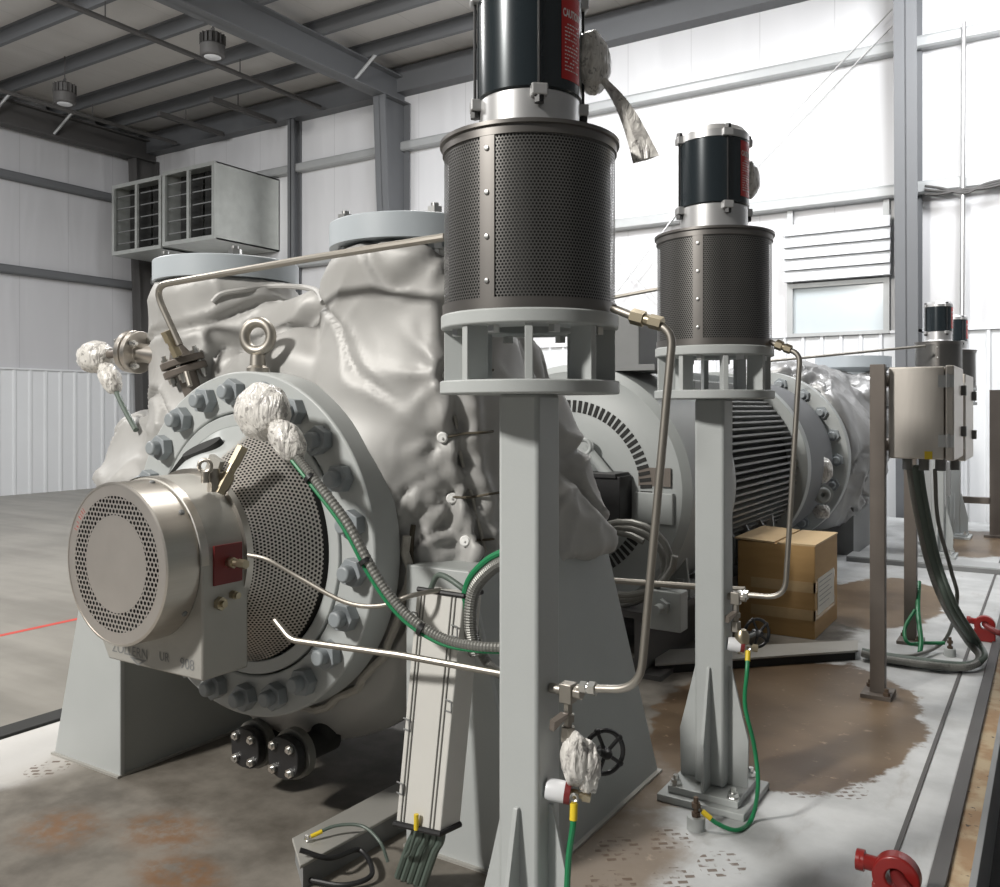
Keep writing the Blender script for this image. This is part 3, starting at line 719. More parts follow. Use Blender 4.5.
# insulation blanket
NL, NR, NY = -3.45, -2.3, 2.95
def barrel(bm): add_lathe(bm, [(0.60, 2.655), (0.76, 2.66), (0.84, 2.74), (0.875, 2.95), (0.875, 3.55), (0.80, 3.78), (0.60, 3.82)], ay(PX, 1.12), 64)
def noz(x, r, z): return lambda bm: add_lathe(bm, [(r + 0.05, 1.2), (r + 0.06, 1.75), (r + 0.01, 2.08), (r - 0.02, z)], Matrix.Translation((x, NY + 0.05, 0)), 40)
def saddle(bm): add_hull(bm, [Vector((-3.6, 2.72, 1.2)), Vector((-2.1, 2.72, 1.2)), Vector((-2.1, 3.35, 1.2)), Vector((-3.6, 3.35, 1.2))], [Vector((-3.45, 2.82, 2.10)), Vector((-2.3, 2.82, 2.12)), Vector((-2.3, 3.2, 2.12)), Vector((-3.45, 3.2, 2.10))])
def cheek(bm): add_lathe(bm, [(0.05, -0.38), (0.30, -0.32), (0.44, 0.0), (0.30, 0.3), (0.05, 0.38)], Matrix.Translation((-3.80, 2.98, 1.30)), 32)
def flank(bm): add_hull(bm, [Vector((-2.3, 2.80, 0.98)), Vector((-1.86, 2.78, 0.98)), Vector((-1.72, 3.70, 1.02)), Vector((-2.3, 3.74, 1.02))], [Vector((-2.3, 2.74, 2.1)), Vector((-2.02, 2.78, 2.1)), Vector((-1.98, 3.5, 1.95)), Vector((-2.3, 3.6, 1.95))])
PINS = [(443, 253), (443, 376), (443, 437), (452, 498), (466, 541), (412, 528)]
SEAM = [(452, 240), (448, 310), (450, 376), (457, 420), (463, 460), (474, 500), (483, 540), (492, 575)]
bm, tree, hit = up_blanket([barrel, noz(NL, 0.36, 2.245), noz(NR, 0.37, 2.27), saddle, cheek, flank], 0.019, PINS, SEAM, 0.050, 3.0)
blanket = obj('insulation_blanket', bm, 'blanket', pump, smooth=180)
def on_cloth(px, py, up=0.0):
    h = tree.ray_cast(EYE, ray(px, py))
    return (h[0] + h[1] * up, h[1]) if h[0] is not None else (P(px, py, Y=2.9), Vector((0, -1, 0)))
for p in PINS[:5]:
    c, n = on_cloth(*p); n = (n + (EYE - c).normalized() * 1.2).normalized()
    bm = BM(); add_lathe(bm, [(0.022, 0.0), (0.022, 0.008), (0.017, 0.014), (0.004, 0.014), (0.004, 0.02), (0, 0.02)], frame(n, c + n * 0.004), 20); obj('lacing_button', bm, 'white', blanket)
    bm = BM(); pts = [on_cloth(p[0] + dx, p[1] - dx * 0.12, 0.012)[0] for dx in (2, 12, 24, 36, 48)]
    add_tube(bm, spline(pts, 4), 0.005, 6); obj('lacing_cord', bm, 'cord', blanket)
bm = BM(); add_tube(bm, spline([on_cloth(x, y, 0.008)[0] for x, y in SEAM[1:]], 4), 0.008, 8); obj('seam_piping', bm, 'rope', blanket)
bm = BM(); add_tube(bm, spline([on_cloth(213, 302, 0.004)[0], on_cloth(222, 294, 0.006)[0], on_cloth(245, 290, 0.006)[0], on_cloth(270, 287, 0.006)[0], on_cloth(300, 287, 0.006)[0], on_cloth(318, 292, 0.006)[0], on_cloth(324, 302, 0.004)[0]], 6), 0.013, 8); obj('fold_hem', bm, 'blanket', blanket)
bm = BM()
for j in range(40):
    pass
pts = [Vector((PX + (0.72 + 0.012 * math.sin(j * 2.1)) * math.cos(a), 2.645 + 0.01 * math.sin(j * 1.3), PZ + (0.72 + 0.012 * math.cos(j * 1.7)) * math.sin(a))) for j, a in enumerate([math.radians(-160 + 5 * k) for k in range(34)])]
add_tube(bm, pts, 0.017, 8); obj('hem_rope', bm, 'rope', blanket)
# hanging cord down the flange side
bm = BM(); add_tube(bm, spline([P(413, 525, Y=2.7), P(411, 545, Y=2.68), P(412, 575, Y=2.68), P(411, 596, Y=2.68)], 5), 0.012, 8); obj('hanging_cord', bm, 'cord', blanket)

# top nozzles
def nozzle(x, zf, nb, key):
    m = Matrix.Translation((x, NY, 0))
    bm = BM(); add_lathe(bm, [(0.345, zf), (0.345, zf + 0.10), (0.0, zf + 0.10)], m, 64, caps=False); add_lathe(bm, [(0.0, zf), (0.345, zf)], m, 64, caps=False)
    fl = obj('nozzle_flange', bm, 'grey_blue', pump, bevel=0.006)
    bm = BM(); add_lathe(bm, [(0.22, zf - 0.2), (0.22, zf - 0.08), (0.27, zf - 0.01), (0.27, zf + 0.0)], m, 48); obj('nozzle_neck', bm, 'grey_blue', pump)
    for i in range(nb):
        a = 2 * PI * (i + 0.5) / nb + 0.2; c = Vector((x + 0.285 * math.cos(a), NY + 0.285 * math.sin(a), 0))
        bm = BM(); add_hex(bm, c + Vector((0, 0, zf + 0.10)), (0, 0, 1), 0.032, 0.03); add_cyl(bm, c + Vector((0, 0, zf - 0.07)), c + Vector((0, 0, zf + 0.145)), 0.017, seg=12); add_hex(bm, c + Vector((0, 0, zf - 0.035)), (0, 0, 1), 0.032, 0.03)
        obj('nozzle_bolt', bm, 'chrome', fl)
nozzle(NL, 2.255, 4, 'l'); nozzle(NR, 2.31, 4, 'r')

# drain flanges
for (px, py, y) in ((250, 746, 2.58), (288, 756, 2.53)):
    c = P(px, py, Y=y); pts = []
    for q in range(32):
        t = 2 * PI * q / 32; k = 0.085 * (1 + 0.09 * abs(math.cos(2 * (t - PI / 4))) - 0.04); pts.append((k * math.cos(t), k * math.sin(t)))
    m = frame((0, -1, 0), c)
    bm = BM(); add_prism(bm, pts, -0.012, 0.03, m); d = obj('drain_flange', bm, 'black', pump, bevel=0.004)
    bm = BM(); add_lathe(bm, [(0.10, -0.055), (0.10, -0.02)], m, 40); obj('drain_gasket', bm, 'conduit', d)
    bm = BM(); add_lathe(bm, [(0.055, -0.25), (0.055, -0.03), (0.09, -0.03), (0.09, -0.055)], m, 24); add_cyl(bm, c + Vector((0, 0.2, 0)), c + Vector((0, 0.22, 0.30)), 0.055); obj('drain_pipe', bm, 'blackdull', d)
    for q in range(4):
        t = PI / 4 + q * PI / 2; bc = m @ Vector((0.066 * math.cos(t), 0.066 * math.sin(t), 0.03))
        bm = BM(); add_hex(bm, bc, (0, -1, 0), 0.019, 0.014); add_cyl(bm, bc, bc + Vector((0, -0.024, 0)), 0.010, seg=10); obj('drain_bolt', bm, 'chrome', d)

# small flanged taps on the upper shoulder
def tap(c, ax, r, mat='steel', stub=0.3, k=1.0):
    ax = Vector(ax).normalized(); m = frame(ax, c)
    bm = BM(); add_lathe(bm, [(r * 0.45, -stub), (r * 0.45, -0.035), (r, -0.035), (r, -0.006), (r * 0.92, -0.004)], m, 32); t = obj('tapping_flange', bm, mat, pump, bevel=0.003)
    bm = BM(); add_lathe(bm, [(r * 0.92, 0.004), (r, 0.006), (r, 0.035), (r * 0.55, 0.037), (r * 0.4, 0.07), (r * 0.25, 0.10)], m, 32); obj('blind_flange', bm, mat, t, bevel=0.003)
    for q in range(4):
        bc = m @ Vector((r * 0.74 * math.cos(q * PI / 2 + 0.6), r * 0.74 * math.sin(q * PI / 2 + 0.6), 0))
        bm = BM(); add_hex(bm, bc - ax * 0.06, ax, 0.017, 0.022); add_hex(bm, bc + ax * 0.037, ax, 0.017, 0.018); add_cyl(bm, bc - ax * 0.075, bc + ax * 0.07, 0.010, seg=10); obj('stud', bm, 'chrome', t)
tap(P(135, 352, Y=2.72), (-0.9, -0.12, 0.12), 0.105, 'steel', 0.45)
tap(P(184, 366, Y=2.60), (-0.25, -0.25, 1), 0.098, 'brown_steel', 0.35)

# ------------------------------------------------------------------ pedestals
def pedestal(x_in, x_base, x_top, y0, y1, z, label):
    t = thing('pump_pedestal', label, 'pedestal', ((x_in + x_base) / 2, (y0 + y1) / 2, 0), 'pump pedestals')
    s = 1 if x_base > x_in else -1; e = 0.02
    a = [Vector((x_in, y0 + e, 0)), Vector((x_base - s * 0.01, y0 + e, 0)), Vector((x_base - s * 0.01, y1, 0)), Vector((x_in, y1, 0))]
    b = [Vector((x_in, y0 + e, z)), Vector((x_top - s * 0.01, y0 + e, z)), Vector((x_top - s * 0.01, y1, z)), Vector((x_in, y1, z))]
    bm = BM(); add_hull(bm, a, b); obj('body', bm, 'greyd', t, smooth=0, bevel=0.008)
    bm = BM(); q = [(x_in - s * 0.012, 0), (x_base, 0), (x_top, z), (x_in - s * 0.012, z)]
    add_hull(bm, [Vector((x, y0, h)) for x, h in q], [Vector((x, y0 + e + 0.004, h)) for x, h in q]); obj('front_plate', bm, 'grey', t, smooth=0, bevel=0.005)
    bm = BM(); xs = sorted((x_in - s * 0.014, x_base + s * 0.006)); add_box(bm, (xs[0], y0 - 0.014, 0), (xs[1], y1 + 0.004, 0.010)); obj('weld_foot', bm, 'cast', t, smooth=0)
pedestal(-3.54, -4.04, -3.78, 2.417, 3.77, 0.95, 'grey pump pedestal whose pale face shows under the round fan cover')
pedestal(-2.06, -1.515, -1.785, 2.62, 3.77, 1.06, 'grey pump pedestal with dark sloping side behind the tall post')

# ------------------------------------------------------------------ caged motor stands
def build_stand(x, y, label):
    t = thing('caged_motor_stand', label, 'motor stand', (x, y, 0), 'caged motor stands')
    m = Matrix.Translation((x, y, 0)); hw = 0.064
    bm = BM(); add_box(bm, (x - 0.185, y - 0.185, 0.0), (x + 0.185, y + 0.185, 0.03)); obj('base_plate', bm, 'grey', t, smooth=0, bevel=0.004)
    bm = BM(); add_box(bm, (x - 0.15, y - 0.15, 0.03), (x + 0.15, y + 0.15, 0.06)); obj('foot_plate', bm, 'grey', t, smooth=0, bevel=0.004)
    for sx in (-1, 1):
        for sy in (-1, 1):
            c = Vector((x + sx * 0.122, y + sy * 0.122, 0.06)); bm = BM(); add_lathe(bm, [(0.026, 0), (0.026, 0.004)], Matrix.Translation(c), 16); add_hex(bm, c, (0, 0, 1), 0.022, 0.022); add_cyl(bm, c, c + Vector((0, 0, 0.04)), 0.012, seg=12); obj('anchor_bolt', bm, 'chrome', t)
    bm = BM(); add_box(bm, (x - hw, y - hw, 0.06), (x + hw, y + hw, 1.69)); obj('post', bm, 'grey', t, smooth=40, bevel=0.012)
    for q in range(4):
        r = m @ Matrix.Rotation(q * PI / 2, 4, 'Z'); bm = BM()
        poly = [(hw - 0.004, 0.06), (hw + 0.082, 0.06), (hw + 0.086, 0.26), (hw + 0.06, 0.36), (hw + 0.012, 0.56), (hw - 0.004, 0.56)]
        add_hull(bm, [r @ Vector((a, -0.007, h)) for a, h in poly], [r @ Vector((a, 0.007, h)) for a, h in poly]); obj('gusset', bm, 'grey', t, smooth=0, bevel=0.002)
    bm = BM(); add_lathe(bm, [(0.0, 1.688), (0.25, 1.688), (0.25, 1.724), (0.0, 1.724)], m, 8 * 4, caps=False); obj('lower_plate', bm, 'grey', t, bevel=0.004)
    for q in range(8):
        r = m @ Matrix.Rotation(q * PI / 4 + math.radians(-60), 4, 'Z'); bm = BM(); add_box(bm, (0.165, -0.0105, 1.72), (0.238, 0.0105, 1.868), r); obj('rib', bm, 'grey', t, smooth=0, bevel=0.002)
    bm = BM(); add_ring(bm, 0.247, 0.13, 1.866, 1.905, m, 64); ur = obj('upper_ring', bm, 'grey', t, bevel=0.005)
    for q in range(8):
        a = q * PI / 4 + math.radians(-60 + 22.5 - 4); c = Vector((x + 0.205 * math.cos(a), y + 0.205 * math.sin(a), 1.846)); bm = BM(); add_hex(bm, c, (0, 0, 1), 0.017, 0.02); obj('ring_bolt', bm, 'chrome', ur)
    R0, z0, z1 = 0.238, 1.905, 2.375
    bm = BM(); n = 12; add_lathe(bm, [(R0, z0 + (z1 - z0) * j / n) for j in range(n + 1)], m, 96, caps=False)
    def cuv(co, c):
        a = math.atan2(c.y - y, c.x - x); b = math.atan2(co.y - y, co.x - x)
        while b - a > PI: b -= 2 * PI
        while a - b > PI: b += 2 * PI
        return (b * R0, co.z)
    set_uv(bm, cuv); cage = obj('cage', bm, 'cage', t)
    bm = BM(); add_lathe(bm, [(0.225, z0), (0.225, z1 - 0.003), (0.0, z1 - 0.003)], m, 48); obj('cage_shade_drum', bm, 'blackdull', cage)  # black drum added to stand for the shade inside the cage
    bm = BM(); add_lathe(bm, [(0.2425, z1 - 0.028), (0.2425, z1 - 0.006), (0.250, z1 - 0.004), (0.250, z1 + 0.006), (0.140, z1 + 0.008)], m, 96); obj('cage_rim', bm, 'cagerim', cage)
    bm = BM(); add_ring(bm, 0.2425, 0.232, z0, z0 + 0.028, m, 96); obj('cage_band', bm, 'cagerim', cage)
    ang = math.radians(-60 - 26.5)
    bm = BM(); add_lathe(bm, [(0.2415, z0 + 0.015), (0.2415, z1 - 0.01)], m, 6, caps=False, a0=ang - 0.088, a1=ang + 0.088); add_lathe(bm, [(0.236, z0 + 0.015), (0.236, z1 - 0.01)], m, 6, caps=False, a0=ang - 0.088, a1=ang + 0.088); st = obj('seam_strip', bm, 'cagerim', cage)
    for j in range(4):
        c = Vector((x + 0.2415 * math.cos(ang), y + 0.2415 * math.sin(ang), z0 + 0.07 + 0.113 * j)); bm = BM(); add_lathe(bm, [(0.0075, 0), (0.006, 0.004), (0, 0.005)], frame((math.cos(ang), math.sin(ang), 0), c), 12); obj('seam_screw', bm, 'chrome', st)
    # motor
    ad0, mz0, mz1 = z1 + 0.006, 2.497, 2.770
    bm = BM(); add_lathe(bm, [(0.150, ad0), (0.150, ad0 + 0.012), (0.140, ad0 + 0.02), (0.140, mz0)], m, 48); ad = obj('motor_adapter', bm, 'alu', t, bevel=0.003)
    bm = BM(); add_lathe(bm, [(0.142, mz0), (0.146, mz0 + 0.004), (0.146, mz1 - 0.004), (0.142, mz1)], m, 64); mo = obj('motor_shell', bm, 'blackmotor', t)
    bm = BM(); add_lathe(bm, [(0.146, mz1), (0.146, mz1 + 0.03), (0.125, mz1 + 0.055), (0.06, mz1 + 0.065), (0.0, mz1 + 0.068)], m, 48); obj('motor_bell', bm, 'alu', t)
    for q in range(4):
        a = math.radians(-60 + 10 + q * 90); r = m @ Matrix.Rotation(a, 4, 'Z')
        for zz in (mz0 - 0.028, mz1 - 0.004):
            bm = BM(); add_box(bm, (0.132, -0.022, zz), (0.166, 0.022, zz + 0.032), r); lug = obj('tie_lug', bm, 'alu', t, bevel=0.004, smooth=0)
        bm = BM(); add_cyl(bm, r @ Vector((0.153, 0, mz0 - 0.045)), r @ Vector((0.153, 0, mz1 + 0.042)), 0.0045, seg=8); add_hex(bm, r @ Vector((0.153, 0, mz0 - 0.046)), (0, 0, 1), 0.014, 0.018); add_hex(bm, r @ Vector((0.153, 0, mz1 + 0.028)), (0, 0, 1), 0.014, 0.016); obj('tie_rod', bm, 'black', t)
    # red caution label, at the shoulder turned from the lens
    la = math.radians(-60 + 52); lw = 0.56; lr = 0.1468
    bm = BM(); add_lathe(bm, [(lr, mz0 + 0.030), (lr, mz1 - 0.012)], m, 12, caps=False, a0=la - lw / 2, a1=la + lw / 2); lab = obj('caution_label', bm, 'redlabel', t); lab['label'] = 'red warning label with white print'
    bm = BM(); rr = lr + 0.0006
    def wrapf(zc): return lambda u, v: Vector((x + rr * math.cos(la + u / rr), y + rr * math.sin(la + u / rr), zc + v))
    f = wrapf(mz1 - 0.066); text_faces(bm, 'CAUTION', 0.0175, lambda u, v: f(u * 0.92, v * 1.7), 0.03)
    for row in range(13):
        z = mz1 - 0.096 - row * 0.0102; u = -0.030
        while u < 0.026:
            l = random.uniform(0.004, 0.011); g = wrapf(z)
            if random.random() < 0.8: bm.faces.new([bm.verts.new(g(u + a, b)) for a, b in ((0, 0), (l / 2, 0), (l, 0), (l, 0.0032), (l / 2, 0.0032), (0, 0.0032))])
            u += l + 0.003
    obj('caution_lettering', bm, 'white', lab, smooth=0)
    return t
G1 = 'grey post stand carrying a dark perforated drum and black motor, its foot hidden below'
stand1 = build_stand(-1.243, 2.125, 'tall grey post with perforated drum and motor standing before the silver blanket')
stand2 = copy_tree(stand1, (-1.232, 3.665, 0), 'tall grey post with perforated drum and motor beside the cardboard box')
copy_tree(stand1, (-1.1, 10.9, 0), 'small distant motor stand with drum showing above the stainless box')
copy_tree(stand1, (-1.08, 12.6, 0), 'smallest distant motor stand, mostly hidden behind another motor')

# plastic-wrapped connectors on the motors
def ribbon(bm, pts, wd, wdir, th=0.004):
    pts = [Vector(p) for p in pts]; n = len(pts); rows = []
    for i, p in enumerate(pts):
        w_ = Vector(wdir).normalized() * (wd[i] if isinstance(wd, list) else wd) / 2
        t = (pts[min(i + 1, n - 1)] - pts[max(i - 1, 0)]).normalized(); nn = t.cross(w_).normalized() * th
        rows.append([bm.verts.new(q) for q in (p - w_ - nn, p - w_ * 0.3 + nn * 2, p + w_ - nn, p + w_ * 0.2 - nn * 2.5)])
    for A, B in zip(rows, rows[1:]):
        for k in range(4): bm.faces.new((A[k], A[(k + 1) % 4], B[(k + 1) % 4], B[k]))
    bm.faces.new(list(reversed(rows[0]))); bm.faces.new(rows[-1])
for root, (px, py), yy, sc, tail, lb in ((stand1, (592, 63), 2.26, 1.0, [(602, 78), (616, 95), (628, 115), (638, 138), (646, 159)], 'crumpled clear plastic wrap with a hanging tail behind the first drum motor'),
                                     (stand2, (749, 180), 3.78, 0.9, None, 'clear plastic lump on the back of the second drum motor')):
    c = P(px, py, Y=yy); bm = BM(); add_blob(bm, c, 0.045 * sc, 0.075 * sc, 0.088 * sc, amp=0.10, seed=3); 
    t = thing('plastic_wrapping', lb, 'plastic wrap', c - Vector((0, 0, 0.09)))
    obj('wrapped_connector', bm, 'wrap', t, smooth=60)
    if tail:
        bm = BM(); ribbon(bm, spline([P(a, b, Y=yy) for a, b in tail], 5), [0.02 + 0.0027 * i for i in range(21)], (1, 0.3, 0.25)); obj('wrapping_tail', bm, 'wrap', t, smooth=0)

# ------------------------------------------------------------------ tubes, valves and wires on the stands
def fitting(bm, a, b, r=0.016, n=3):
    a, b = Vector(a), Vector(b); ax = (b - a).normalized(); L = (b - a).length
    add_hex(bm, a, ax, r, L * 0.42); add_cyl(bm, a + ax * L * 0.4, a + ax * L * 0.62, r * 0.72); add_hex(bm, a + ax * L * 0.6, ax, r * 0.9, L * 0.4)
def stand_tube(pts, y, fit_a, fit_b, label, r=0.011):
    w_ = [P(a, b, Y=y) for a, b in pts]
    t = thing('steel_tube', label, 'tube', w_[-1])
    bm = BM(); add_tube(bm, round_path(w_, 0.075, 8), r, 12); obj('pipe', bm, 'tube', t)
    bm = BM(); fitting(bm, P(*fit_a[0], Y=y), P(*fit_a[1], Y=y), 0.021); obj('upper_fitting', bm, 'bronze', t)
    bm = BM(); fitting(bm, P(*fit_b[0], Y=y), P(*fit_b[1], Y=y), 0.019); obj('lower_fitting', bm, 'chrome', t)
stand_tube([(612, 308), (640, 319), (673, 330), (640, 690), (578, 688)], 2.125, ((632, 316), (662, 324)), ((596, 689), (581, 687)), 'bent stainless tube running down beside the first post')
stand_tube([(770, 342), (782, 347), (800, 354), (785, 598), (736, 594)], 3.66, ((776, 344), (791, 350)), ((748, 595), (738, 594)), 'bent stainless tube running down before the cardboard box')

def handwheel(bm, c, ax, R, r, spokes=5):
    m = frame(ax, c); add_torus(bm, c, ax, R, r, 32, 8)
    for i in range(spokes):
        a = 2 * PI * i / spokes + 0.3; add_cyl(bm, m @ Vector((0, 0, 0.012)), m @ Vector((R * math.cos(a), R * math.sin(a), 0)), r * 0.8, seg=8)
        q = m @ Vector((R * math.cos(a), R * math.sin(a), 0)); add_blob(bm, q, r * 1.5, r * 1.5, r * 1.5, amp=0.0, sub=2)
    add_lathe(bm, [(R * 0.26, -0.02), (R * 0.26, 0.025), (R * 0.16, 0.035), (0, 0.035)], m, 20)
def sampling_valve(y, el, body, gauge, wheel, k, label, wrap=True):
    """elbow, needle valve, wrapped body, round gauge, handwheel"""
    e = P(*el, Y=y); b = P(*body, Y=y); g = P(*gauge, Y=y - 0.01)
    t = thing('sampling_valve', label, 'valve', b)
    bm = BM(); s = 0.019 * k
    add_box(bm, e - Vector((s, s, s * 1.6)), e + Vector((s, s, s * 1.2))); add_cyl(bm, e, e - Vector((0.055 * k, 0, 0)), 0.014 * k); add_hex(bm, e + Vector((s, 0, 0)), (1, 0, 0), 0.018 * k, 0.025 * k)
    obj('elbow', bm, 'tube', t, bevel=0.003, smooth=30)
    bm = BM(); p = e - Vector((0, 0, s * 1.5)); L = p.z - b.z
    add_lathe(bm, [(0.013 * k, 0), (0.013 * k, L * 0.3), (0.019 * k, L * 0.32), (0.019 * k, L * 0.5), (0.012 * k, L * 0.52), (0.012 * k, L * 0.62), (0.02 * k, L * 0.64), (0.022 * k, L)], frame((0, 0, -1), p), 6)
    nb = obj('valve_stem', bm, 'tube', t, smooth=20)
    bm = BM(); c = p - Vector((0, 0, L * 0.42)); add_hull(bm, [c + Vector(v) for v in ((-0.012, -0.018, 0.02), (0.012, -0.018, 0.02), (0.012, -0.024, 0.012), (-0.012, -0.024, 0.012))], [c + Vector(v) for v in ((-0.034 * k, -0.04 * k, 0.0), (-0.014 * k, -0.05 * k, 0.0), (-0.014 * k, -0.054 * k, -0.024), (-0.034 * k, -0.044 * k, -0.024))])
    add_cyl(bm, c + Vector((0, -0.024, 0.014)), c, 0.007); obj('lever', bm, 'brown_steel', nb)
    if wrap:
        bm = BM(); add_blob(bm, b - Vector((0, 0, 0.045)), 0.040, 0.040, 0.072, amp=0.14, seed=5); add_blob(bm, b + Vector((0.028, 0.02, -0.07)), 0.035, 0.03, 0.07, amp=0.2, seed=8); obj('wrapped_body', bm, 'wrap', t, smooth=60)
    else:
        bm = BM(); add_lathe(bm, [(0.018, -0.09), (0.03, -0.07), (0.03, -0.01), (0.018, 0.01)], Matrix.Translation(b), 20); obj('valve_body', bm, 'bronze', t)
    ax = Vector((-1, -0.35, 0.12)).normalized(); m = frame(ax, g)
    bm = BM(); add_lathe(bm, [(0.029 * k, -0.014), (0.029 * k, 0.028), (0.026 * k, 0.038), (0, 0.038)], m, 32); gg = obj('gauge', bm, 'whiteplastic', t)
    bm = BM(); add_lathe(bm, [(0.0, -0.030), (0.030 * k, -0.030), (0.0302 * k, -0.014), (0.0, -0.014)], m, 32); obj('gauge_back', bm, 'darkred', gg)
    bm = BM(); add_hex(bm, g - ax * 0.03, -ax, 0.014, 0.02); add_cyl(bm, g - ax * 0.04, g - ax * 0.085, 0.009); add_hex(bm, g - ax * 0.062, -ax, 0.016, 0.022); obj('gauge_fitting', bm, 'bronze', gg)
    h = P(*wheel, Y=y + 0.10); ax2 = Vector((0.35, -0.75, 0.0)).normalized()
    bm = BM(); handwheel(bm, h, (0.72, -0.62, 0.1), 0.058 * k, 0.007 * k); hw = obj('handwheel', bm, 'black', t)
    bm = BM(); add_cyl(bm, h, b - Vector((0, 0, 0.03)), 0.009, seg=10); obj('wheel_spindle', bm, 'fin', hw)
    return g - ax * 0.07
v1 = sampling_valve(2.125, (568, 691), (575, 742), (560, 791), (604, 752), 1.0, 'valve wrapped in plastic with black handwheel beside the first post')
v2 = sampling_valve(3.66, (736, 597), (742, 632), (737, 645), (757, 633), 1.0, 'valve with black handwheel and white gauge on the second post', wrap=False)

def wire(pts, r, label, lug_a=None, lug_b=None, mat='green', name='ground_wire', cat='wire', group=None):
    q = spline(pts, 8); t = thing(name, label, cat, min(q, key=lambda v: v.z), group)
    bm = BM(); add_tube(bm, q, r, 10); obj('cable', bm, mat, t)
    for k, (a, b) in (('a', (q[0], q[1])), ('b', (q[-1], q[-2]))):
        if (lug_a if k == 'a' else lug_b):
            ax = (b - a).normalized(); bm = BM(); add_cyl(bm, a - ax * 0.004, a + ax * 0.038, r * 1.25, seg=12); lg = obj('yellow_sleeve', bm, 'yellow', t)
            bm = BM(); add_torus(bm, a - ax * 0.018, (0.3, -1, 0.2), 0.009, 0.004, 16, 6); obj('cable_eye', bm, 'chrome', lg)
    return t
wire([P(574, 805, Y=2.09), P(573, 826, Y=2.08), P(569, 855, Y=2.08), P(567, 890, Y=2.08), P(566, 930, Y=2.08), P(560, 1000, Y=2.09)] , 0.0085, 'green wire with yellow lug hanging from the wrapped valve', True)
wire([P(748, 652, Y=3.60), P(747, 672, Y=3.56), P(745, 705, Y=3.54), P(754, 745, Y=3.5), P(758, 785, Y=3.46), P(752, 818, Z=0.02), P(738, 830, Z=0.012), P(718, 824, Z=0.03), P(703, 812, Z=0.065)], 0.0085, 'green earth wire curving down the second post to the stud', True, True)
bm = BM()
def ground_boss(px, py, label, k=1.0):
    c = P(px, py, Z=0.0); t = thing('earthing_boss', label, 'earthing stud', c, 'earthing studs on the deck')
    m = Matrix.Translation(c)
    bm = BM(); add_lathe(bm, [(0.036 * k, 0), (0.036 * k, 0.045 * k), (0.033 * k, 0.05 * k), (0, 0.05 * k)], m, 24); obj('boss', bm, 'grey', t)
    bm = BM(); add_cyl(bm, c + Vector((0, 0, 0.05 * k)), c + Vector((0, 0, 0.125 * k)), 0.010 * k, seg=10); add_hex(bm, c + Vector((0, 0, 0.05 * k)), (0, 0, 1), 0.018 * k, 0.016 * k); add_hex(bm, c + Vector((0, 0, 0.085 * k)), (0, 0, 1), 0.018 * k, 0.018 * k); obj('stud', bm, 'rustbolt', t)
ground_boss(696, 829, 'round grey earthing boss with rusty stud before the second post')
ground_boss(950, 656, 'round grey earthing boss by the cable loop under the steel box')

# ------------------------------------------------------------------ instruments on the pump front
def wrapped(c, parts, label, name='wrapped_transmitter'):
    t = thing(name, label, 'transmitter', c)
    for i, (o, r, sd) in enumerate(parts):
        bm = BM(); add_blob(bm, Vector(c) + Vector(o), *r, amp=0.10, seed=sd); obj('wrapped_head' if i == 0 else 'wrapped_neck', bm, 'wrap', t, smooth=60)
    return t
c = P(262, 412, Y=2.27)
t = wrapped(c, [((0, 0, 0), (0.125, 0.07, 0.105), 2)], 'transmitter head in clear plastic on the pump end flange')
n1 = P(287, 440, Y=2.25); bm = BM(); add_blob(bm, n1, 0.095, 0.05, 0.058, m=Matrix.Rotation(math.radians(38), 4, 'Y'), amp=0.10, seed=12); obj('wrapped_neck', bm, 'wrap', t, smooth=60)
bm = BM(); a, b = P(243, 447, Y=2.25), P(219, 493, Y=2.17); fitting(bm, b, a, 0.024); add_cyl(bm, b, a, 0.013); d = (a - b).normalized(); add_hex(bm, b + d * 0.02, d, 0.028, 0.05); obj('probe_holder', bm, 'bronze', t)
bm = BM(); a = P(228, 462, Y=2.24); add_box(bm, (-0.035, -0.012, -0.06), (0.03, 0.012, 0.05), Matrix.Translation(P(214, 470, Y=2.26)) @ Matrix.Rotation(math.radians(25), 4, 'Y')); obj('bracket', bm, 'cast', t, smooth=0)

# flexible conduit with green wire
def conduit(pts, r, label, green=None, ribs=0.10, mat='conduit', clips=(), tail=None):
    q = spline(pts, 26); t = thing('flexible_conduit', label, 'conduit', min(q, key=lambda v: v.z))
    bm = BM(); add_tube(bm, q, r, 12, ribs=ribs); obj('conduit_hose', bm, mat, t, smooth=60 if not ribs else 12)
    if green is not None:
        bm = BM(); add_tube(bm, spline([p + Vector(green) for p in pts], 10), r * 0.5, 8); obj('green_wire', bm, 'green', t)
    for k in clips:
        p, n = q[k], (q[k + 1] - q[k]).normalized(); bm = BM(); add_lathe(bm, [(r * 1.0, -0.008), (r * 1.5, -0.008), (r * 1.5, 0.008), (r * 1.0, 0.008)], frame(n, p + (Vector(green) if green else Vector()) * 0.4), 16); obj('cable_tie', bm, 'black', t)
    return t
pts = [P(296, 456, Y=2.24), P(318, 484, Y=2.24), P(348, 524, Y=2.25), P(376, 575, Y=2.26), P(405, 613, Y=2.28), P(440, 637, Y=2.30), P(475, 646, Y=2.32), P(520, 648, Y=2.36)]
conduit(pts, 0.0155, 'ribbed grey conduit and green wire sweeping from the wrapped transmitter', (-0.015, -0.006, -0.013), clips=(20, 70, 118))
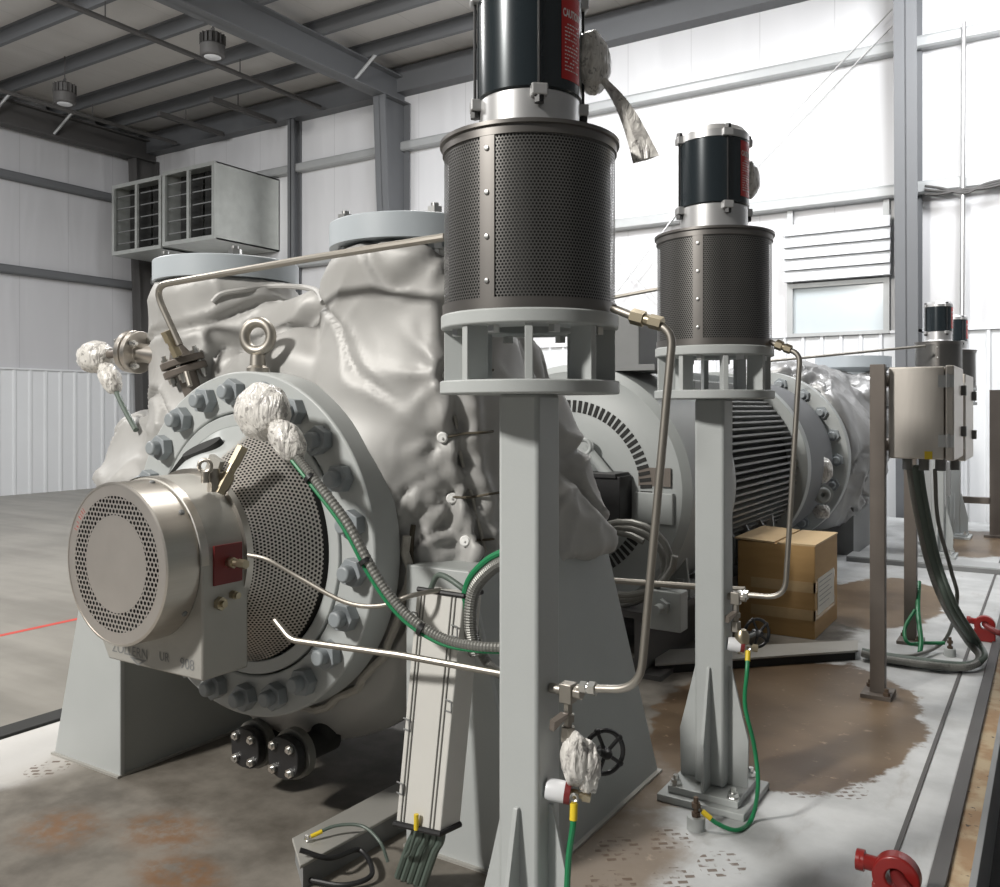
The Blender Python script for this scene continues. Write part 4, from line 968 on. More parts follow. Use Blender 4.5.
# thin tubes
def plain_tube(pts, r, label, mat='tube', rad=0.05, name='steel_tube', soft=False):
    q = spline(pts, 8) if soft else round_path(pts, rad, 6)
    bm = BM(); add_tube(bm, q, r, 10); o = obj(name, bm, mat); tag(o, label, 'tube'); return o
plain_tube([P(275, 620, Y=2.20), P(291, 640, Y=2.20), P(400, 655, Y=2.25), P(520, 677, Y=2.33)], 0.0115, 'straight stainless tube from the pump guard across to the first post', rad=0.03)
plain_tube([P(248, 555, Y=2.14), P(268, 560, Y=2.16), P(300, 578, Y=2.2), P(345, 602, Y=2.24), P(380, 606, Y=2.27), P(410, 596, Y=2.32), P(440, 590, Y=2.42)], 0.008, 'thin steel line from the dark red plate across the flange', soft=True)
plain_tube([P(445, 237, Y=2.45), P(300, 260, Y=2.45), P(153, 286, Y=2.45), P(180, 345, Y=2.5)], 0.0145, 'long stainless tube crossing above the silver blanket', rad=0.10)
bm = BM(); fitting(bm, P(166, 331, Y=2.47), P(178, 356, Y=2.52), 0.026); tag(obj('tube_fitting', bm, 'bronze'), 'brass tube fitting above the dark flanged tapping', 'fitting')
plain_tube([P(186, 372, Y=2.50), P(190, 386, Y=2.50)], 0.012, 'short stainless tube below the dark flanged tapping')
plain_tube([P(600, 300, Y=5.0), P(690, 283, Y=5.0)], 0.012, 'thin pale rod seen between the two perforated drums')

c = P(96, 357, Y=2.70)
t = wrapped(c, [((0, 0, 0), (0.115, 0.08, 0.082), 21)], 'transmitter head wrapped in white plastic beyond the pump flange')
n1 = P(110, 378, Y=2.70); bm = BM(); add_blob(bm, n1, 0.05, 0.05, 0.095, m=Matrix.Rotation(math.radians(-35), 4, 'Y'), amp=0.15, seed=22); obj('wrapped_neck', bm, 'wrap', t, smooth=60)
bm = BM(); add_cyl(bm, P(108, 355, Y=2.7), P(126, 351, Y=2.71), 0.02); obj('mounting_stub', bm, 'brown_steel', t)
wire([P(116, 391, Y=2.70), P(125, 410, Y=2.68), P(136, 430, Y=2.66)], 0.014, 'short dark green cable below the white wrapped transmitter', mat='greenconduit', name='instrument_cable', cat='cable')

# pale trunking leaning by the pedestal
TL, TR, BL, BR = P(417, 590, Y=2.42), P(463, 597, Y=2.42), P(396, 823, Y=2.30), P(440, 833, Y=2.30); dv = Vector((0.02, 0.085, 0.0))
t = thing('cable_trunking', 'pale upright cable trunking with clipped lid in front of the pedestal', 'trunking', (BL + BR) / 2)
bm = BM(); add_hull(bm, [BL, BR, BR + dv, BL + dv], [TL, TR, TR + dv, TL + dv]); obj('trunk_body', bm, 'trunk', t, smooth=0, bevel=0.004)
def lerp(a, b, s): return a + (b - a) * s
bm = BM(); nf = Vector((0.12, -1, 0)).normalized() * 0.004
for s in (0.10, 0.17, 0.76, 0.84):
    w_ = 0.02; add_hull(bm, [lerp(BL, BR, s) + nf * -1, lerp(BL, BR, s + w_) - nf, lerp(BL, BR, s + w_) + nf, lerp(BL, BR, s) + nf], [lerp(TL, TR, s) - nf, lerp(TL, TR, s + w_) - nf, lerp(TL, TR, s + w_) + nf, lerp(TL, TR, s) + nf])
obj('lid_ridge', bm, 'conduit', t, smooth=0)
for s, u in ((0.03, 0.85), (0.05, 0.58), (0.02, 0.12), (0.90, 0.15), (0.93, 0.47)):
    c = lerp(lerp(TL, TR, s), lerp(BL, BR, s), u); bm = BM()
    add_tube(bm, round_path([c + Vector((-0.012, -0.004, 0.018)), c + Vector((0.016, -0.010, 0.018)), c + Vector((0.016, -0.010, -0.018)), c + Vector((-0.012, -0.004, -0.018))], 0.006, 3), 0.0028, 6); obj('lid_clip', bm, 'fin', t)
bm = BM(); add_tube(bm, [BL + Vector((-0.004, -0.004, 0.0)), BR + Vector((0.004, -0.004, 0)), BR + dv], 0.010, 8); obj('end_gasket', bm, 'black', t)
bm = BM(); add_tube(bm, [TL + Vector((0.004, -0.0, 0.004)), TR + Vector((0.004, -0.0, 0.004)), TR + dv + Vector((0, 0, 0.004))], 0.009, 8); obj('end_gasket', bm, 'black', t)
bm = BM(); c = lerp(BL, BR, 0.52) + Vector((0, -0.012, 0.05)); add_cyl(bm, c, c + Vector((0, 0, -0.05)), 0.008); obj('earth_tag', bm, 'yellow', t)
cc = lerp(BL, BR, 0.5)
wire([c + Vector((0, 0, -0.05)), cc + Vector((-0.02, 0.0, -0.05)), cc + Vector((-0.05, 0.02, -0.10)), cc + Vector((-0.09, 0.05, -0.14))], 0.006, 'green wire hanging from the foot of the pale trunking', mat='greenconduit')
bm = BM()
for k in range(5):
    s = 0.2 + 0.15 * k; a = lerp(BL, BR, s) + dv * 0.5 + Vector((0, 0, 0.03)); add_tube(bm, spline([a, a + Vector((0.0, 0, -0.07)), a + Vector((-0.04, 0.02, -0.13)), Vector((a.x - 0.12, a.y + 0.06, 0.02))], 6), 0.014, 8)
o = obj('cable_bundle', bm, 'greenconduit'); tag(o, 'dark cables leaving the foot of the pale trunking', 'cable')
# cables from the trunking top to the post
conduit([P(430, 590, Y=2.46), P(440, 575, Y=2.45), P(465, 590, Y=2.44), P(475, 600, Y=2.5)], 0.010, 'small cable loop over the top of the pale trunking', ribs=0, mat='greenconduit')
conduit([P(476, 655, Y=2.45), P(470, 625, Y=2.44), P(474, 590, Y=2.44), P(492, 568, Y=2.44), P(515, 556, Y=2.44)], 0.022, 'thick dark conduit curling behind the post above the trunking', (-0.02, -0.01, 0.022), ribs=0.1)
conduit([P(472, 600, Y=2.50), P(476, 640, Y=2.50), P(492, 668, Y=2.48), P(515, 680, Y=2.46)], 0.016, 'thin dark conduit bending behind the post beside the trunking', ribs=0.1)

# floor trunking at the lower edge
t = thing('floor_trunking', 'low steel cable trunking on the deck before the pump underside', 'trunking', P(345, 815, Z=0.0))
A, B = P(292, 838, Z=0.09), P(402, 780, Z=0.09); C, D = P(408, 806, Z=0.09), P(300, 866, Z=0.09); dn = Vector((0, 0, -0.012))
bm = BM(); add_hull(bm, [v + dn for v in (A, B, C, D)], [A, B, C, D]); obj('trunk_lid', bm, 'cast', t, smooth=0, bevel=0.003)
ins = [v * 0.95 + (A + B + C + D) / 4 * 0.05 for v in (A, B, C, D)]
bm = BM(); add_hull(bm, [Vector((v.x, v.y, 0.0)) for v in ins], [v + dn for v in ins]); obj('trunk_body', bm, 'fin', t, smooth=0)
wire([P(312, 836, Z=0.11), P(335, 826, Z=0.13), P(362, 826, Z=0.13), P(380, 842, Z=0.10), P(388, 862, Z=0.04)], 0.006, 'dark green wire with yellow end lying on the low floor trunking', True, mat='greenconduit')
wire([P(300, 850, Z=0.12), P(330, 858, Z=0.08), P(360, 850, Z=0.05), P(372, 874, Z=0.03), P(345, 885, Z=0.02), P(310, 880, Z=0.02)], 0.009, 'black looped cable on the deck at the picture edge below the trunking', mat='black', name='loose_cable', cat='cable')

# ------------------------------------------------------------------ big motor
MY0 = 5.34
mt = thing('electric_motor', 'big grey finned electric motor behind the pump', 'motor', (PX, 7.0, 0))
bm = BM(); add_lathe(bm, [(0.30, MY0 - 0.02), (0.62, MY0 - 0.02), (0.66, MY0), (0.80, MY0), (0.85, MY0 + 0.05), (0.85, MY0 + 0.95), (0.80, MY0 + 0.97), (0.80, MY0 + 1.1)], ay(), 96); sh = obj('end_shield', bm, 'motorg', mt)
for i in range(84):
    a = 2 * PI * i / 84; mm = frame((0, -1, 0), (PX + 0.565 * math.cos(a), MY0 - 0.02, PZ + 0.565 * math.sin(a)), (math.cos(a), 0, math.sin(a)))
    bm = BM(); add_box(bm, (-0.04, -0.012, -0.005), (0.04, 0.012, 0.006), mm); obj('air_slot', bm, 'blackdull', sh, smooth=0)
bm = BM(); add_lathe(bm, [(0.0, MY0 - 0.25), (0.10, MY0 - 0.25), (0.10, MY0 - 0.16), (0.24, MY0 - 0.14), (0.28, MY0 - 0.02)], ay(), 40); obj('bearing_cap', bm, 'motorg', mt)
bm = BM(); add_cyl(bm, (PX, 3.8, PZ), (PX, MY0 - 0.2, PZ), 0.07); add_lathe(bm, [(0.18, 4.1), (0.20, 4.14), (0.20, 4.34), (0.13, 4.36), (0.13, 4.7), (0.2, 4.72), (0.2, 4.9), (0.1, 4.92)], ay(), 40); obj('coupling', bm, 'fin', mt)
bm = BM(); c = P(585, 447, Y=MY0 - 0.1); add_cyl(bm, c, c + Vector((0.25, 0.02, -0.28)), 0.035); add_lathe(bm, [(0.06, -0.03), (0.06, 0.03)], frame((0.3, -1, 0.2), c), 20); add_torus(bm, c + Vector((0.0, -0.03, 0.0)), (0.3, -1, 0.2), 0.05, 0.014); obj('oil_fitting', bm, 'motorg', mt)
bm = BM(); a = P(612, 500, Y=MY0 - 0.12); add_box(bm, (a.x - 0.22, a.y - 0.10, a.z - 0.13), (a.x + 0.10, a.y + 0.09, a.z + 0.16)); add_box(bm, (a.x - 0.3, a.y - 0.12, a.z + 0.15), (a.x + 0.08, a.y + 0.09, a.z + 0.18)); obj('probe_box', bm, 'black', mt, smooth=0, bevel=0.004)
bm = BM(); a = P(655, 477, Y=MY0 - 0.01); add_box(bm, (a.x - 0.11, a.y - 0.012, a.z - 0.06), (a.x + 0.11, a.y + 0.0, a.z + 0.06)); obj('rating_plate', bm, 'brown_steel', mt, smooth=0)
bm = BM(); a = P(655, 508, Y=MY0 - 0.01); add_box(bm, (a.x - 0.13, a.y - 0.03, a.z - 0.10), (a.x + 0.13, a.y + 0.01, a.z + 0.10)); obj('cover_plate', bm, 'motorg', mt, smooth=0, bevel=0.005)
# finned body
bm = BM(); add_lathe(bm, [(0.72, 6.3), (0.72, 8.35)], ay(), 64); fb = obj('stator_frame', bm, 'blackdull', mt)
for i in range(84):
    a = math.radians(-75 + 330 * i / 83); cs, sn = math.cos(a), math.sin(a)
    if abs(a - PI / 2) < 0.22: continue
    mm = frame((0, 1, 0), (PX, 6.42, PZ), (cs, 0, sn)); bm = BM(); add_box(bm, (0.70, -0.0085, 0), (0.81, 0.0085, 1.84), mm); obj('cooling_fin', bm, 'fin', fb, smooth=0)
bm = BM(); add_box(bm, (PX - 0.16, 6.4, PZ + 0.74), (PX + 0.30, 8.2, PZ + 0.84)); add_box(bm, (PX + 0.30, 6.4, PZ + 0.66), (PX + 0.50, 8.2, PZ + 0.76)); obj('top_pad', bm, 'motorg', mt, smooth=0, bevel=0.01)
bm = BM(); add_ring(bm, 0.90, 0.70, 8.26, 8.40, ay(), 96); obj('drive_end_ring', bm, 'motorg', mt, bevel=0.006)
bm = BM(); add_lathe(bm, [(0.86, 8.40), (0.86, 9.1), (0.83, 9.12), (0.83, 9.65)], ay(), 96); obj('drive_end_shield', bm, 'frame', mt)
bm = BM(); a = P(629, 338, Y=5.6); add_box(bm, (a.x - 0.20, 5.45, 1.93), (a.x + 0.14, 6.0, 2.28)); tb = obj('terminal_box', bm, 'fin', mt, smooth=0, bevel=0.01)
bm = BM(); add_box(bm, (a.x - 0.26, 5.42, 1.90), (a.x + 0.26, 6.05, 1.94)); obj('terminal_base', bm, 'fin', tb, smooth=0)
for yy in (5.75, 7.9):
    for s in (-1, 1):
        bm = BM(); x0, x1 = sorted((PX + s * 0.50, PX + s * 0.76)); add_box(bm, (x0, yy - 0.16, 0.40), (x1, yy + 0.16, 0.46))
        add_hull(bm, [Vector((PX + s * 0.54, yy - 0.13, 0.46)), Vector((PX + s * 0.74, yy - 0.13, 0.46)), Vector((PX + s * 0.70, yy - 0.13, 0.80)), Vector((PX + s * 0.55, yy - 0.13, 0.8))], [Vector((PX + s * 0.54, yy - 0.10, 0.46)), Vector((PX + s * 0.74, yy - 0.10, 0.46)), Vector((PX + s * 0.70, yy - 0.10, 0.80)), Vector((PX + s * 0.55, yy - 0.10, 0.8))])
        ft = obj('mounting_foot', bm, 'motorg', mt, smooth=0)
        bm = BM(); c = Vector((PX + s * 0.68, yy - 0.10, 0.46)); add_hex(bm, c, (0, 0, 1), 0.05, 0.05); add_cyl(bm, c, c + Vector((0, 0, 0.10)), 0.028); obj('foot_bolt', bm, 'motorg', ft)
for j, yy in enumerate((6.6, 7.0, 7.4)):
    bm = BM(); add_hull(bm, [Vector((PX + 0.60, yy, 0.46)), Vector((PX + 0.75, yy, 0.46)), Vector((PX + 0.74, yy, 0.66)), Vector((PX + 0.66, yy, 0.8))], [Vector((PX + 0.60, yy + 0.03, 0.46)), Vector((PX + 0.75, yy + 0.03, 0.46)), Vector((PX + 0.74, yy + 0.03, 0.66)), Vector((PX + 0.66, yy + 0.03, 0.8))]); obj('foot_web', bm, 'fin', mt, smooth=0)
bs = thing('motor_base_frame', 'low steel frame, darkened for shade, carrying the big finned motor', 'base frame', (PX, 7.0, 0))
for s in (-1, 1):
    bm = BM(); x = PX + s * 0.64; add_box(bm, (x - 0.15, 5.0, 0.36), (x + 0.15, 9.0, 0.40)); add_box(bm, (x - 0.15, 5.0, 0.0), (x + 0.15, 9.0, 0.03)); add_box(bm, (x - 0.02, 5.0, 0.03), (x + 0.02, 9.0, 0.36)); obj('side_rail', bm, 'frame_dark', bs, smooth=0)  # rails coloured dark to carry the shadow below the motor
bm = BM(); add_box(bm, (PX - 0.45, 5.05, 0.1), (PX + 0.45, 5.10, 0.36)); obj('cross_rail', bm, 'blackdull', bs, smooth=0)
# block with bolt by the rail
t = thing('jacking_block', 'grey steel jacking block with bolt on the motor base', 'block', P(668, 625, X=PX + 0.80) * 1.0)
c = P(668, 622, X=-1.93); t.location = c - Vector((0, 0, 0.04)); bm = BM(); add_box(bm, c + Vector((-0.09, -0.06, -0.04)), c + Vector((0.10, 0.06, 0.19))); obj('block', bm, 'motorg', t, smooth=0, bevel=0.006)
bm = BM(); q = c + Vector((-0.01, -0.06, 0.10)); add_hex(bm, q, (0, -1, 0), 0.05, 0.04); add_cyl(bm, q, q + Vector((0, -0.11, 0)), 0.028); obj('bolt', bm, 'motorg', t)

# cable loops hanging by the motor face
q = []
for i in range(60):
    a = i / 20 * 2 * PI * 0.97; q.append(P(628 + 47 * math.cos(a) - i * 0.25, 556 + 38 * math.sin(a) + i * 0.25, Y=4.9 + 0.004 * i))
bm = BM(); add_tube(bm, q, 0.021, 10); o = obj('coiled_conduit', bm, 'conduit'); tag(o, 'coil of grey conduit hanging in front of the big motor face', 'conduit')
plain_tube([P(605, 580, Y=4.6), P(660, 584, Y=4.6), P(745, 590, Y=4.6)], 0.017, 'horizontal pale pipe crossing below the coiled conduit', rad=0.02)
bm = BM(); c = P(604, 524, Y=3.8); add_hull(bm, [c + Vector((-0.06, -0.02, -0.01)), c + Vector((0.02, -0.02, -0.002)), c + Vector((-0.06, 0.03, -0.01))], [c + Vector((-0.06, -0.02, 0.02)), c + Vector((0.02, -0.02, 0.006)), c + Vector((-0.06, 0.03, 0.02))])
tag(obj('packing_shim', bm, plain('orange_red_plastic', (0.62, 0.14, 0.08), 0.5)), 'small orange red shim on the pedestal corner under the blanket', 'shim')

# ------------------------------------------------------------------ second pump beyond the motor
p2 = thing('centrifugal_pump', 'far pump in dark shiny blanket beyond the big finned motor', 'pump', (PX, 11.2, 0))
bm = BM(); add_ring(bm, 0.96, 0.72, 9.80, 9.95, ay(), 96); obj('casing_flange', bm, 'grey', p2, bevel=0.006)
bm = BM(); add_lathe(bm, [(0.0, 9.86), (0.74, 9.86), (0.74, 9.9), (0.0, 9.9)], ay(), 48); obj('back_plate', bm, 'blackdull', p2)
for i in range(20):
    a = 2 * PI * i / 20; bm = BM(); bolt_at(bm, PX + 0.85 * math.cos(a), PZ + 0.85 * math.sin(a), 9.80, 1.25, i * 0.3); obj('flange_bolt', bm, 'bolt', p2)
def barrel2(bm): add_lathe(bm, [(0.7, 9.97), (0.98, 9.99), (1.02, 10.2), (0.98, 12.6), (0.6, 12.75)], ay(PX, 1.12), 56)
def noz2(bm): add_lathe(bm, [(0.62, 1.2), (0.62, 1.85), (0.52, 2.02), (0.44, 2.10)], Matrix.Translation((-2.2, 12.0, 0)), 40)
def noz3(bm): add_lathe(bm, [(0.62, 1.2), (0.62, 1.85), (0.52, 2.02), (0.44, 2.10)], Matrix.Translation((-3.5, 11.6, 0)), 40)
def sad2(bm): add_box(bm, (-3.5, 10.6, 1.2), (-2.2, 12.2, 2.02))
bm, tree2, hit2 = up_blanket([barrel2, noz2, noz3, sad2], 0.04, [], [], 0.10, 8.0)
obj('insulation_blanket', bm, 'blanket_dark', p2, smooth=180)
bm = BM(); add_lathe(bm, [(0.36, 2.0), (0.36, 2.10), (0.46, 2.16), (0.46, 2.30), (0, 2.30)], Matrix.Translation((-2.2, 12.0, 0)), 56); obj('nozzle_flange', bm, 'grey_blue', p2)
bm = BM(); add_box(bm, (-2.35, 10.4, 0), (-1.9, 12.4, 0.62)); obj('pedestal', bm, 'fin', p2, smooth=0)
c = P(822, 470, Y=9.25)
t = wrapped(c, [((0, 0, 0), (0.105, 0.09, 0.13), 31)], 'small wrapped box on the drive end of the big motor')
bm = BM(); add_torus(bm, c + Vector((0.03, -0.10, -0.24)), (0.6, -1, 0), 0.05, 0.028); add_lathe(bm, [(0.10, -0.03), (0.10, 0.0)], frame((0.6, -1, 0), c + Vector((0.03, -0.07, -0.24))), 24); obj('gland', bm, 'motorg', t)
bm = BM(); add_blob(bm, c + Vector((0, 0, -0.42)), 0.08, 0.06, 0.07, seed=33); obj('wrapped_neck', bm, 'wrap', t, smooth=60)
plain_tube([P(770, 361, Y=9.0), P(925, 346, Y=10.4)], 0.014, 'pale thin tube running above the far pump to the far motor stand')

# ------------------------------------------------------------------ stainless box on its rack
rk = thing('box_rack', 'brown steel two leg rack holding the stainless box', 'rack', (-0.87, 6.1, 0))
for y in (5.44, 6.79):
    bm = BM(); add_box(bm, (-0.90, y - 0.035, 0.02), (-0.82, y + 0.035, 1.90 if y < 6 else 1.4)); obj('leg', bm, 'brown_steel', rk, smooth=0, bevel=0.003)
    bm = BM(); add_box(bm, (-0.94, y - 0.10, 0.0), (-0.78, y + 0.10, 0.022)); f = obj('foot_plate', bm, 'brown_steel', rk, smooth=0)
    for s in (-1, 1):
        bm = BM(); c = Vector((-0.86 + s * 0.055, y - s * 0.07, 0.022)); add_hex(bm, c, (0, 0, 1), 0.02, 0.02); add_cyl(bm, c, c + Vector((0, 0, 0.04)), 0.011); obj('anchor_bolt', bm, 'rustbolt', f)
bm = BM(); add_box(bm, (-0.89, 5.44, 1.40), (-0.83, 6.79, 1.46)); add_box(bm, (-0.89, 5.44, 1.78), (-0.83, 6.1, 1.84)); obj('cross_bar', bm, 'brown_steel', rk, smooth=0)
def jbox(x0, x1, y0, y1, z0, z1, label):
    t = thing('junction_box', label, 'junction box', ((x0 + x1) / 2, (y0 + y1) / 2, z0), 'stainless junction boxes')
    bm = BM(); add_box(bm, (x0, y0, z0), (x1, y1, z1)); obj('enclosure', bm, 'steelbox', t, smooth=0, bevel=0.008)
    bm = BM(); add_box(bm, (x1 + 0.006, y0 - 0.01, z0 - 0.005), (x1 + 0.05, y1 + 0.01, z1 + 0.005)); d = obj('door', bm, 'steelbox', t, smooth=0, bevel=0.008)
    for z in (z0 + 0.07, z1 - 0.12):
        bm = BM(); add_cyl(bm, (x1 + 0.02, y0 - 0.018, z), (x1 + 0.02, y0 - 0.018, z + 0.075), 0.012, seg=10); add_box(bm, (x1 - 0.03, y0 - 0.014, z), (x1 + 0.05, y0 - 0.006, z + 0.07)); obj('hinge', bm, 'chrome', d)
    for z in (z0 + 0.12, z1 - 0.16):
        bm = BM(); add_box(bm, (x1 + 0.05, y1 - 0.12, z), (x1 + 0.075, y1 - 0.06, z + 0.06)); obj('latch', bm, 'fin', d, smooth=0)
    bm = BM()
    for j in range(3): add_cyl(bm, ((x0 + x1) / 2 - 0.08 + 0.09 * j, (y0 + y1) / 2, z0), ((x0 + x1) / 2 - 0.08 + 0.09 * j, (y0 + y1) / 2, z0 - 0.08), 0.028, seg=12)
    obj('cable_gland', bm, 'fin', t)
    bm = BM(); add_box(bm, (x0 + 0.19, y0 - 0.006, z0 + 0.0), (x0 + 0.23, y0 - 0.0005, z0 + 0.045)); obj('earth_tag', bm, 'yellow', t, smooth=0)
jbox(-0.815, -0.525, 5.50, 6.05, 1.36, 1.885, 'stainless junction box on the brown two leg rack')
jbox(-0.80, -0.525, 6.25, 6.85, 1.32, 1.86, 'second stainless junction box directly behind the one on the rack')
# distant items right of the box
t = thing('steel_bracket_post', 'dark brown upright post at the far end of the deck', 'post', P(996, 520, Y=12.9))
c = P(996, 512, Y=12.9); t.location = (c.x, c.y, 0)
bm = BM(); add_box(bm, (c.x - 0.07, c.y - 0.05, 0.0), (c.x + 0.07, c.y + 0.05, P(996, 390, Y=12.9).z)); obj('post', bm, 'brown_steel', t, smooth=0)
bm = BM(); add_box(bm, (c.x - 0.45, c.y - 0.05, 0.42), (c.x - 0.06, c.y + 0.05, 0.50)); add_box(bm, (c.x - 0.13, c.y - 0.12, 0.0), (c.x + 0.13, c.y + 0.12, 0.03)); obj('arm', bm, 'brown_steel', t, smooth=0)
t = thing('panel_rack', 'narrow pale upright panel beyond the stainless boxes', 'panel', (P(945, 540, Z=0).x, P(945, 540, Z=0).y, 0))
c = P(945, 545, Z=0)
bm = BM(); add_box(bm, (c.x - 0.22, c.y - 0.05, 0.03), (c.x + 0.02, c.y + 0.05, 1.5)); obj('panel', bm, 'girt', t, smooth=0, bevel=0.005)
bm = BM(); add_box(bm, (c.x - 0.28, c.y - 0.14, 0.0), (c.x + 0.08, c.y + 0.14, 0.035)); obj('foot', bm, 'girt', t, smooth=0)
bm = BM(); add_box(bm, (c.x + 0.022, c.y - 0.04, 0.6), (c.x + 0.06, c.y + 0.04, 1.0)); obj('gauge_block', bm, 'fin', t, smooth=0)

# cables down from the box
for i, (dx, r, mat) in enumerate([(0, 0.026, 'greenconduit'), (-5, 0.022, 'conduit'), (5, 0.018, 'greenconduit')]):
    conduit([P(915 + dx, 466, Y=5.85), P(920 + dx, 500, Y=5.9), P(933 + dx, 560, Y=6.0), P(950 + dx, 605, Y=6.0), P(972 + dx, 640, Z=0.14), P(982 + dx * .5, 657, Z=0.06 + 0.01 * i), P(965, 666 - dx * .3, Z=0.04), P(920, 662 - dx * .4, Z=0.04), P(880, 656 - dx * .4, Z=0.04), P(862, 652 - dx * .3, Z=0.05)], r,
            ['thick dark cable dropping from the stainless box and looping on deck', 'grey conduit dropping from the stainless box beside the thick cable', 'thin outer cable dropping from the stainless box and looping on deck'][i], ribs=0.06 if i == 1 else 0, mat=mat)
conduit([P(935, 470, Y=5.9), P(938, 520, Y=6.1), P(951, 570, Y=6.2), P(957, 600, Y=6.2), P(945, 640, Z=0.08), P(915, 655, Z=0.04), P(885, 655, Z=0.03)], 0.012, 'slim grey cable hanging clear of the others under the box', ribs=0, mat='conduit')
wire([P(919, 582, Y=6.9), P(918, 610, Y=6.7), P(921, 640, Y=6.5), P(920, 652, Z=0.03)], 0.016, 'green wire standing upright beside the rear rack leg', mat='green')
wire([P(915, 610, Y=6.6), P(905, 628, Y=6.5), P(908, 643, Z=0.08), P(925, 643, Z=0.06), P(945, 643, Z=0.07)], 0.012, 'green wire with curl running to the stud by the cable loop', mat='green')

# cardboard box
cb = thing('cardboard_box', 'taped brown cardboard box standing on the deck', 'box', (-1.72, 6.82, 0.0))
X0, X1, Y0, Y1, ZT = -2.0, -1.445, 6.49, 7.25, 0.675
bm = BM(); add_box(bm, (X0, Y0, 0), (X1, Y1, ZT - 0.012)); obj('carton', bm, 'card', cb, smooth=0, bevel=0.006)
for lo, hi, dz in (((X0 - 0.02, Y0), (X0 + 0.27, Y1), 0.014), ((X0 + 0.29, Y0), (X1 + 0.004, Y1), 0.0)):
    bm = BM(); add_hull(bm, [Vector((lo[0], lo[1], ZT - 0.012 + dz)), Vector((hi[0], lo[1], ZT - 0.012)), Vector((hi[0], hi[1], ZT - 0.012)), Vector((lo[0], hi[1], ZT - 0.012 + dz))], [Vector((lo[0], lo[1], ZT + dz)), Vector((hi[0], lo[1], ZT)), Vector((hi[0], hi[1], ZT)), Vector((lo[0], hi[1], ZT + dz))]); obj('top_flap', bm, 'cardtop', cb, smooth=0)
for z, h in ((0.33, 0.075), (0.13, 0.075)):
    bm = BM(); add_box(bm, (X0 + 0.1, Y0 - 0.003, z), (X1 + 0.003, Y0 + 0.01, z + h)); add_box(bm, (X1 - 0.01, Y0 - 0.003, z), (X1 + 0.003, Y1 - 0.1, z + h)); obj('tape_strip', bm, 'tape', cb, smooth=0)
bm = BM(); add_box(bm, (X1, Y0 + 0.08, 0.16), (X1 + 0.0045, Y0 + 0.62, 0.42)); lb = obj('paper_label', bm, 'paper', cb, smooth=0); lb['label'] = 'white paper label with grey lines'
bm = BM()
for j in range(6): add_box(bm, (X1 + 0.004, Y0 + 0.12, 0.385 - 0.034 * j), (X1 + 0.0052, Y0 + 0.55 - 0.05 * (j % 3), 0.392 - 0.034 * j))
obj('printed_line', bm, 'conduit', lb, smooth=0)

# flat steel cable tray in front of the carton
t = thing('cable_tray', 'flat grey cable tray across the deck before the cardboard box', 'cable tray', P(750, 665, Z=0.0))
A, B, C, D = P(655, 664, Z=0.065), P(858, 650, Z=0.065), P(858, 640, Z=0.065), P(655, 650, Z=0.065); dz = Vector((0, 0, -0.015))
bm = BM(); add_hull(bm, [v + dz for v in (A, B, C, D)], [A, B, C, D]); obj('tray_lid', bm, 'cast', t, smooth=0, bevel=0.003)
cen = (A + B + C + D) / 4; ins = [v * 0.97 + cen * 0.03 for v in (A, B, C, D)]
bm = BM(); add_hull(bm, [Vector((v.x, v.y, 0.0)) for v in ins], [v + dz for v in ins]); obj('tray_body', bm, 'blackdull', t, smooth=0)
t = thing('cable_tray', 'far low channel crossing the deck behind the rack legs', 'cable tray', P(900, 565, Z=0.0))
A, B, C, D = Vector((-1.9, 10.0, 0.06)), Vector((-0.40, 10.0, 0.06)), Vector((-0.40, 10.35, 0.06)), Vector((-1.9, 10.35, 0.06))
t.location = (-1.15, 10.17, 0)
bm = BM(); add_hull(bm, [v + dz for v in (A, B, C, D)], [A, B, C, D]); obj('tray_lid', bm, 'girt', t, smooth=0)
bm = BM(); add_hull(bm, [Vector((v.x, v.y, 0.0)) for v in (A, B, C, D)], [v + dz for v in (A, B, C, D)]); obj('tray_body', bm, 'fin', t, smooth=0)

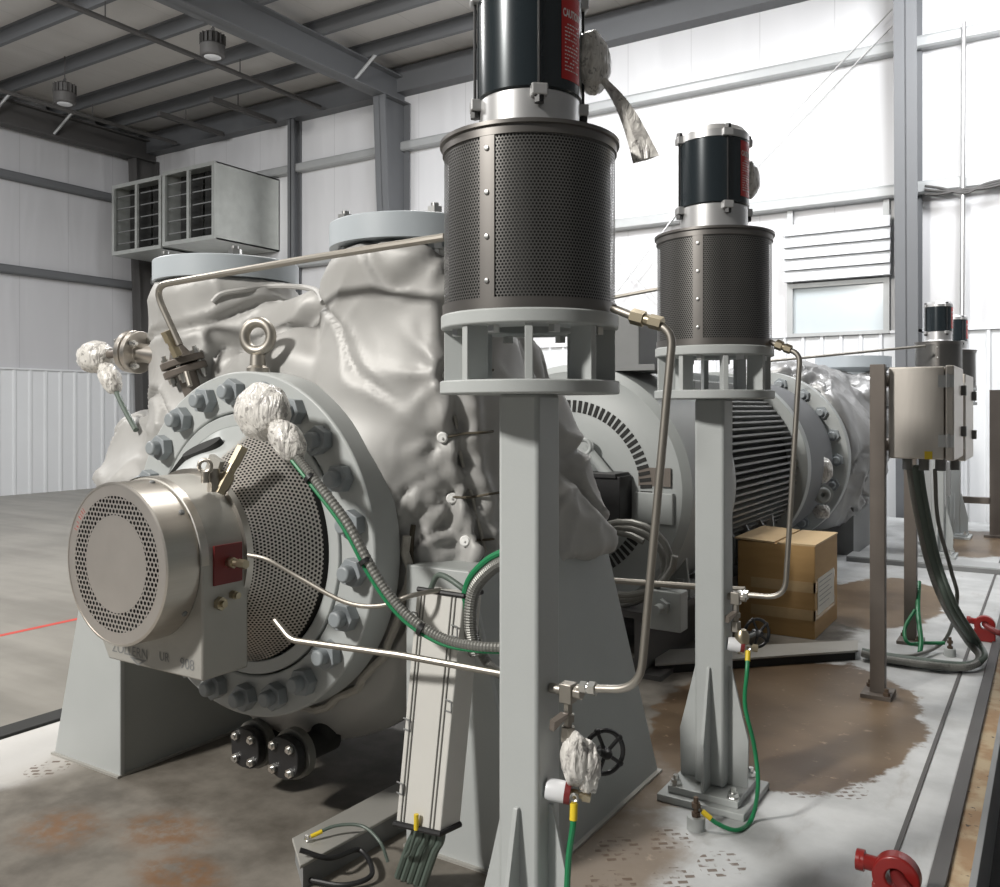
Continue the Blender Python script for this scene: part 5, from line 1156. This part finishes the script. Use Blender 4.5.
# ------------------------------------------------------------------ red lifting lugs
def shackle(x, y, label, k=1.0):
    t = thing('lifting_lug', label, 'lifting lug', (x, y, 0), 'red lifting lugs')
    bm = BM(); m = Matrix.Translation((x, y, 0))
    R, ri, zc = 0.056 * k, 0.024 * k, 0.095 * k; n = 24; out, inn = [], []
    ang = [PI * i / n for i in range(n + 1)]
    outer = [(R * math.cos(a), zc + R * math.sin(a)) for a in ang] + [(-R, 0), (R, 0)]
    # plate with an eye: ring + web
    for h0, h1 in ((-0.022 * k, 0.022 * k),):
        def v3(p, h): return Vector((x + p[0], y + h, p[1]))
        o_ = [(R * math.cos(2 * PI * i / 32), zc + R * math.sin(2 * PI * i / 32)) for i in range(32)]
        i_ = [(ri * math.cos(2 * PI * i / 32), zc + ri * math.sin(2 * PI * i / 32)) for i in range(32)]
        rs = [[bm.verts.new(v3(p, h)) for p in q] for q, h in ((o_, h0), (o_, h1), (i_, h1), (i_, h0))]
        for q in range(4):
            for i in range(32): bm.faces.new((rs[q][i], rs[q][(i + 1) % 32], rs[(q + 1) % 4][(i + 1) % 32], rs[(q + 1) % 4][i]))
    add_box(bm, (x - R, y - 0.0219 * k, 0), (x + R, y + 0.0219 * k, zc - ri * 0.9))
    obj('eye_plate', bm, 'red', t, bevel=0.006, smooth=40)
    bm = BM(); add_tube(bm, spline([Vector((x + a * k, y + b * k, c * k)) for a, b, c in ((0.005, 0.06, 0.10), (0.0, 0.0, 0.100), (0.03, -0.05, 0.088), (0.075, -0.075, 0.075), (0.105, -0.06, 0.07))], 6), 0.017 * k, 12); obj('shackle_bow', bm, 'darkred', t)
    bm = BM(); add_cyl(bm, (x - 0.045 * k, y, 0.11 * k), (x - 0.09 * k, y - 0.01, 0.115 * k), 0.019 * k); add_lathe(bm, [(0.026 * k, 0), (0.026 * k, 0.02 * k)], frame((-1, 0, 0), (x - 0.075 * k, y, 0.112 * k)), 12); obj('shackle_pin', bm, 'red', t)
shackle(-0.437, 3.12, 'red painted lifting lug with shackle nearest the deck edge corner', 1.3)
shackle(-0.42, 7.1, 'red painted lifting lug past the stainless box by the cable loop', 1.2)
